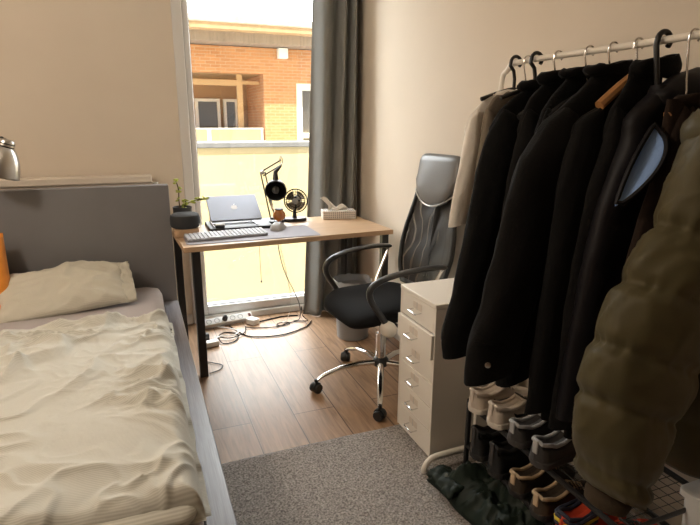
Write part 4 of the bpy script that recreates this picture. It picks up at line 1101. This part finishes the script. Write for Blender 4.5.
def sole_outline(s, e=0.0):
    pts = []
    tab = [(0, .010), (.015, .022), (.05, .032), (.1, .036), (.2, .035), (.4, .033), (.6, .042), (.75, .045), (.88, .039), (.96, .024), (1.0, .008)]
    for i in range(26): u = i / 25; pts.append((u * .285 * s, -(lerp(tab, u) + e) * s))
    for i in range(26): u = 1 - i / 25; pts.append((u * .285 * s, (lerp(tab, u) + e) * s))
    return pts, tab
def shoe(name, label, x, y, z, rot, up, sole, coll, lin, lace, group, s=1.0, hh=.075, swoosh=None, tabm=None, stripe=None):
    M = Matrix.Translation((x, y, z)) @ Matrix.Rotation(rot, 4, 'Z')
    t = thing(name, label, 'shoe', (x, y, z), rot, group)
    out, tab = sole_outline(s, .003)
    MB().prism(out, 0, .024 * s, M).build('sole', sole, t, bevel=.004)
    L_ = .285 * s
    ht = [(0, hh * .9), (.03, hh), (.10, hh * .96), (.22, hh * .80), (.34, hh * .84), (.44, hh * 1.0), (.52, hh * .92), (.68, hh * .66), (.85, hh * .5), (.95, hh * .40), (1, hh * .28)]
    rings = []
    for i in range(33):
        u = i / 32; w_ = lerp(tab, u) * s; h_ = lerp(ht, u) * s
        ring = []
        op = u > .045 and u < .44
        for q in range(17):
            v = q / 16; a = PI * v
            yy = w_ * math.copysign(abs(math.cos(a)) ** .75, math.cos(a)) * (1 - .22 * math.sin(a)); zz = .022 * s + (h_ - .022 * s) * math.sin(a) ** .7
            if op and 4 <= q <= 12:
                d = (q - 8) / 4; yy = w_ * .62 * d; zz = .034 * s + (abs(d) ** 8) * (h_ * .93 - .034 * s)
            ring.append(M @ Vector((u * L_, yy, zz)))
        rings.append(ring)
    rings.insert(0, [M @ Vector((-.003 * s, 0, (M.inverted() @ p).z)) for p in rings[0]])
    rings.append([M @ Vector((L_ + .002, 0, (M.inverted() @ p).z)) for p in rings[-1]])
    MB().loft(rings, closed=False).build('upper', up, t, ang=70)
    rim = []
    us = [.03 + .42 * i / 14 for i in range(15)]
    for u in us: rim.append((u * L_, -lerp(tab, u) * s * .72, lerp(ht, u) * s * .96))
    for u in us[::-1]: rim.append((u * L_, lerp(tab, u) * s * .72, lerp(ht, u) * s * .96))
    rim.append((.008 * s, .010 * s, hh * s * .99)); rim.append((.008 * s, -.010 * s, hh * s * .99))
    MB().tube([M @ Vector(p) for p in rim], .0062 * s, 8, closed=True).build('collar', coll, t)
    MB().prism([(p[0] * .99 + .004, p[1] * .6) for p in out[:12] + out[-12:]], .030 * s, .034 * s, M).build('insole', lin, t)
    MB().grid(lambda a, b: M @ Vector(((.40 + .22 * a) * L_, (b - .5) * .036 * s, (hh * (1.12 - .44 * a) + .004) * s)), 6, 4).build('tongue', lin, t, solid=.004)
    if lace is not None:
        lc = MB()
        for k in range(5):
            u = .46 + k * .055; zz = lerp(ht, u) * s + .004
            lc.tube([M @ Vector((u * L_, -.024 * s, zz - .006)), M @ Vector(((u + .02) * L_, 0, zz + .003)), M @ Vector((u * L_, .024 * s, zz - .006))], .0024, 6)
        lc.build('lace', lace, t)
    if tabm is not None:
        MB().box(-.003 * s, .004 * s, -.010 * s, .010 * s, .045 * s, hh * s * 1.08, M).build('heel_tab', tabm, t, bevel=.003)
    if swoosh is not None:
        for sg in (-1, 1):
            P = [(.22, .040), (.34, .034), (.46, .036), (.60, .046), (.74, .058)] if sg else 0
            MB().tube([M @ Vector((u * L_, sg * (lerp(tab, u) * s * .96 + .001), zz * s)) for u, zz in ((.26, .052), (.30, .040), (.40, .037), (.52, .045), (.62, .055))], [.002, .006, .005, .003, .0015], 6).build('side_stripe', swoosh, t)
    if stripe is not None:
        for m_, z0 in stripe:
            MB().tube([M @ Vector((u * L_, sg_ * (lerp(tab, u) * s + .0015), z0 * s)) for sg_, u in [(-1, .4), (-1, .25), (-1, .12), (-1, .05), (-1, .015), (1, .015), (1, .05), (1, .12), (1, .25), (1, .4)]], .0055 * s, 6).build('stripe', m_, t)
    return t
def shm(n, c, r=.7): return mat('shoe_' + n, c, r, var=.1, vscale=20)
wh, whs, drk, lgt, gcol = shm('white', (.62, .53, .44)), shm('white_sole', (.62, .56, .48), .5), shm('charcoal', (.045, .04, .038)), shm('dark_lining', (.05, .04, .03)), shm('pale_collar', (.42, .41, .40))
tanc, brw, tanl = shm('tan_collar', (.55, .40, .25)), shm('brown_suede', (.045, .030, .018)), shm('black_inside', (.015, .013, .012))
nav, red_, yel = shm('navy', (.02, .022, .04)), shm('red', (.55, .05, .015)), shm('yellow', (.70, .50, .03))
Z1 = T1 + .0065; Z2 = T2 + .0065
shoe('sneaker', 'white sneaker nearest the drawer cabinet, left of its pair', 1.05, 1.455, Z1, R(4), wh, whs, wh, lgt, wh, 'shoes on the shoe rack', hh=.085, swoosh=black_plastic, tabm=wh)
shoe('sneaker', 'white sneaker with dark side stripe, right of its pair', 1.055, 1.35, Z1, R(2), wh, whs, wh, lgt, wh, 'shoes on the shoe rack', hh=.085, swoosh=black_plastic, tabm=wh)
shoe('sneaker', 'charcoal sneaker with pale grey collar beside the white sneakers', 1.055, 1.235, Z1, R(4), drk, drk, gcol, lgt, drk, 'shoes on the shoe rack', hh=.08, tabm=gcol)
shoe('sneaker', 'charcoal sneaker with pale grey collar beside the olive jacket sleeve', 1.05, 1.12, Z1, R(4), drk, drk, gcol, lgt, drk, 'shoes on the shoe rack', hh=.085, tabm=gcol)
shoe('shoe', 'dark brown shoe with tan collar on the lower shelf, left of its pair', 1.055, 1.21, Z2, R(6), brw, tanl, tanc, tanl, tanc, 'shoes on the shoe rack', hh=.082, s=.98, tabm=tanc)
shoe('shoe', 'dark brown shoe with tan collar next to the colourful trainer', 1.055, 1.10, Z2, R(6), brw, tanl, tanc, tanl, tanc, 'shoes on the shoe rack', hh=.082, s=.98, tabm=tanc)
shoe('trainer', 'navy red and yellow trainer at the near end of the lower shelf', 1.06, .995, Z2, R(8), red_, red_, nav, tanl, nav, 'shoes on the shoe rack', hh=.088, stripe=((nav, .075), (yel, .062), (nav, .050)))
shoe('trainer', 'orange red trainer behind the mesh at the near end of the shoe rack', 1.08, .885, Z2, R(8), red_, tanl, red_, tanl, tanl, 'shoes on the shoe rack', hh=.085, stripe=((yel, .05),))
shoe('boot', 'black strapped boot on the lower shelf behind the crumpled jacket', 1.05, 1.43, Z2, R(0), black_plastic, tanl, tanl, tanl, drk, 'shoes on the shoe rack', hh=.12, tabm=drk)
shoe('boot', 'black strapped boot beside the tan-collared shoes', 1.05, 1.32, Z2, R(3), black_plastic, tanl, tanl, tanl, drk, 'shoes on the shoe rack', hh=.12, tabm=drk)

# crumpled dark jacket on the floor
fl = cloth('dark_green_shell', (.016, .024, .018), .5, .0, .15, 12)
def heap(u, v):
    x = .95 + .30 * u + .02 * nz(v * 4, 3); y = .95 + .62 * v + .02 * nz(u * 5, 9)
    x += (1 - v) * .06
    d = min(u, 1 - u, v, 1 - v) * 2; k = min(1, d * 2.6)
    wx = x + .05 * nz(x * 6, y * 6, 2); wy = y + .05 * nz(x * 6, y * 6, 5)
    z = .016 + k ** .6 * (.045 + .06 * crease(wx, wy * .8 + wx * .3, 7, 2.7, 2.6, 1.4) + .04 * crease(wx * .7, wy * 1.2, 13, 6.1, 2.6, 1.3) + .012 * crease(wx, wy, 30, 1.1, 2.2, 1.2) + .03 * nz(x * 5, y * 5, 8))
    return (x, y, max(.015, z))
t_ = MB().grid(heap, 70, 110).build('crumpled_jacket', fl, loc=(1.08, 1.3, .015), ang=80)
tag(t_, 'crumpled dark green jacket lying on the rug below the shoe rack', 'jacket')
k_ = t_.modifiers.new('solid', 'SOLIDIFY'); k_.thickness = .003; k_.offset = 1
MB().lathe([(.012, 0), (.013, .003), (.006, .005)], (.985, 1.48, .085), 14, (-.3, -.3, .9)).build('snap', mat('dull_snap', (.10, .11, .09), .4, .5), t_)
MB().grid(lambda u, v: (.945 + .09 * u + .012 * nz(v * 5, u * 4, 1), 1.40 + .15 * v, .05 + .03 * math.sin(u * PI) + .015 * nz(u * 5, v * 5, 4)), 16, 20).build('jacket_sleeve', fl, t_, solid=.02, ang=80)

# white storage box in the near right corner
t = thing('storage_box', 'white plastic storage box in the near right corner', 'box', (1.39, .6, RZ))
wb = MB()
wb.loft([[(x, y, RZ) for x, y in rrect(1.325, 1.465, .33, .82, .02)], [(x, y, .385) for x, y in rrect(1.31, 1.475, .31, .835, .02)]])
wb.build('box_body', white_plastic, t)
MB().loft([[(x, y, z_) for x, y in rrect(1.302 + i, 1.48 - i, .30 + i, .845 - i, .02)] for z_, i in ((.385, .004), (.388, 0), (.405, 0), (.408, .004))]).build('box_lid', white_plastic, t)

# ------------------------------------------------------------------ ceiling lamp added out of view as warm interior fill
t = thing('added_ceiling_lamp', 'round opal ceiling lamp added out of view as warm fill', 'lamp', (-1.3, 1.6, CZ))
MB().lathe([(.18, 0), (.19, -.02), (.17, -.07), (.10, -.10), (.01, -.11)], (-1.3, 1.6, CZ), 32).build('lamp_shade', mat('opal_glass', (.85, .82, .76), .4), t)

# ------------------------------------------------------------------ lights, world
def light(name, kind, loc, rot, energy, col, **kw):
    l = bpy.data.lights.new(name, kind); l.energy = energy; l.color = col
    for k, v in kw.items(): setattr(l, k, v)
    o = bpy.data.objects.new(name, l); COL.objects.link(o); o.location = loc; o.rotation_euler = rot
    return o
sun = light('sun', 'SUN', (0, 0, 10), (R(32), 0, R(-14)), 4.6, (1.0, .93, .80), angle=R(.6))
light('ceiling_fill_light', 'POINT', (-1.3, 1.6, CZ - .17), (0, 0, 0), 33, (1.0, .87, .73), shadow_soft_size=.15)  # added warm fill that brightens the room from the unseen fixture
pt = light('window_portal', 'AREA', ((wx0 + wx1) / 2, WY + .10, 1.25), (R(-90), 0, 0), 1, (1, 1, 1), shape='RECTANGLE', size=1.1, size_y=2.4)
pt.data.cycles.is_portal = True

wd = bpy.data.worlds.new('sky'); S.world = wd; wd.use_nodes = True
nt = wd.node_tree; N, L = nt.nodes, nt.links
bg = N['Background']
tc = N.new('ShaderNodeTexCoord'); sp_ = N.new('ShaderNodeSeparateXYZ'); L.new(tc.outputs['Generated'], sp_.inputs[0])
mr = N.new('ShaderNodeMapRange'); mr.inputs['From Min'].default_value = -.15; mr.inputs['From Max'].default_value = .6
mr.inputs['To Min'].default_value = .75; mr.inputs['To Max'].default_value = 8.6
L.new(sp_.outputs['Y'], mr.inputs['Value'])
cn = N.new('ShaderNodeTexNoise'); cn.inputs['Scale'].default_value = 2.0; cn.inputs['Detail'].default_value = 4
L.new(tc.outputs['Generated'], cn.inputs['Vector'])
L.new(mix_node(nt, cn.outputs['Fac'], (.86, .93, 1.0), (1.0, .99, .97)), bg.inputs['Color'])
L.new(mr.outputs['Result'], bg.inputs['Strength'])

# ------------------------------------------------------------------ camera
cd = bpy.data.cameras.new('camera'); cd.sensor_width = 36; cd.lens = 537 / 700 * 36; cd.clip_start = .02
cam = bpy.data.objects.new('camera', cd); COL.objects.link(cam)
yaw, pitch, roll = R(21.65), R(14.8), R(.24)
f_ = Vector((math.sin(yaw) * math.cos(pitch), math.cos(yaw) * math.cos(pitch), -math.sin(pitch)))
r_ = Vector((math.cos(yaw), -math.sin(yaw), 0)); u_ = r_.cross(f_)
rr = r_ * math.cos(roll) + u_ * math.sin(roll); uu = -r_ * math.sin(roll) + u_ * math.cos(roll)
cam.matrix_world = Matrix((rr, uu, -f_)).transposed().to_4x4()
cam.location = (0, 0, H)
S.camera = cam
S.view_settings.view_transform = 'Standard'; S.view_settings.look = 'None'
S.view_settings.exposure = 0.98; S.view_settings.gamma = 1.0; S.view_settings.use_curve_mapping = False
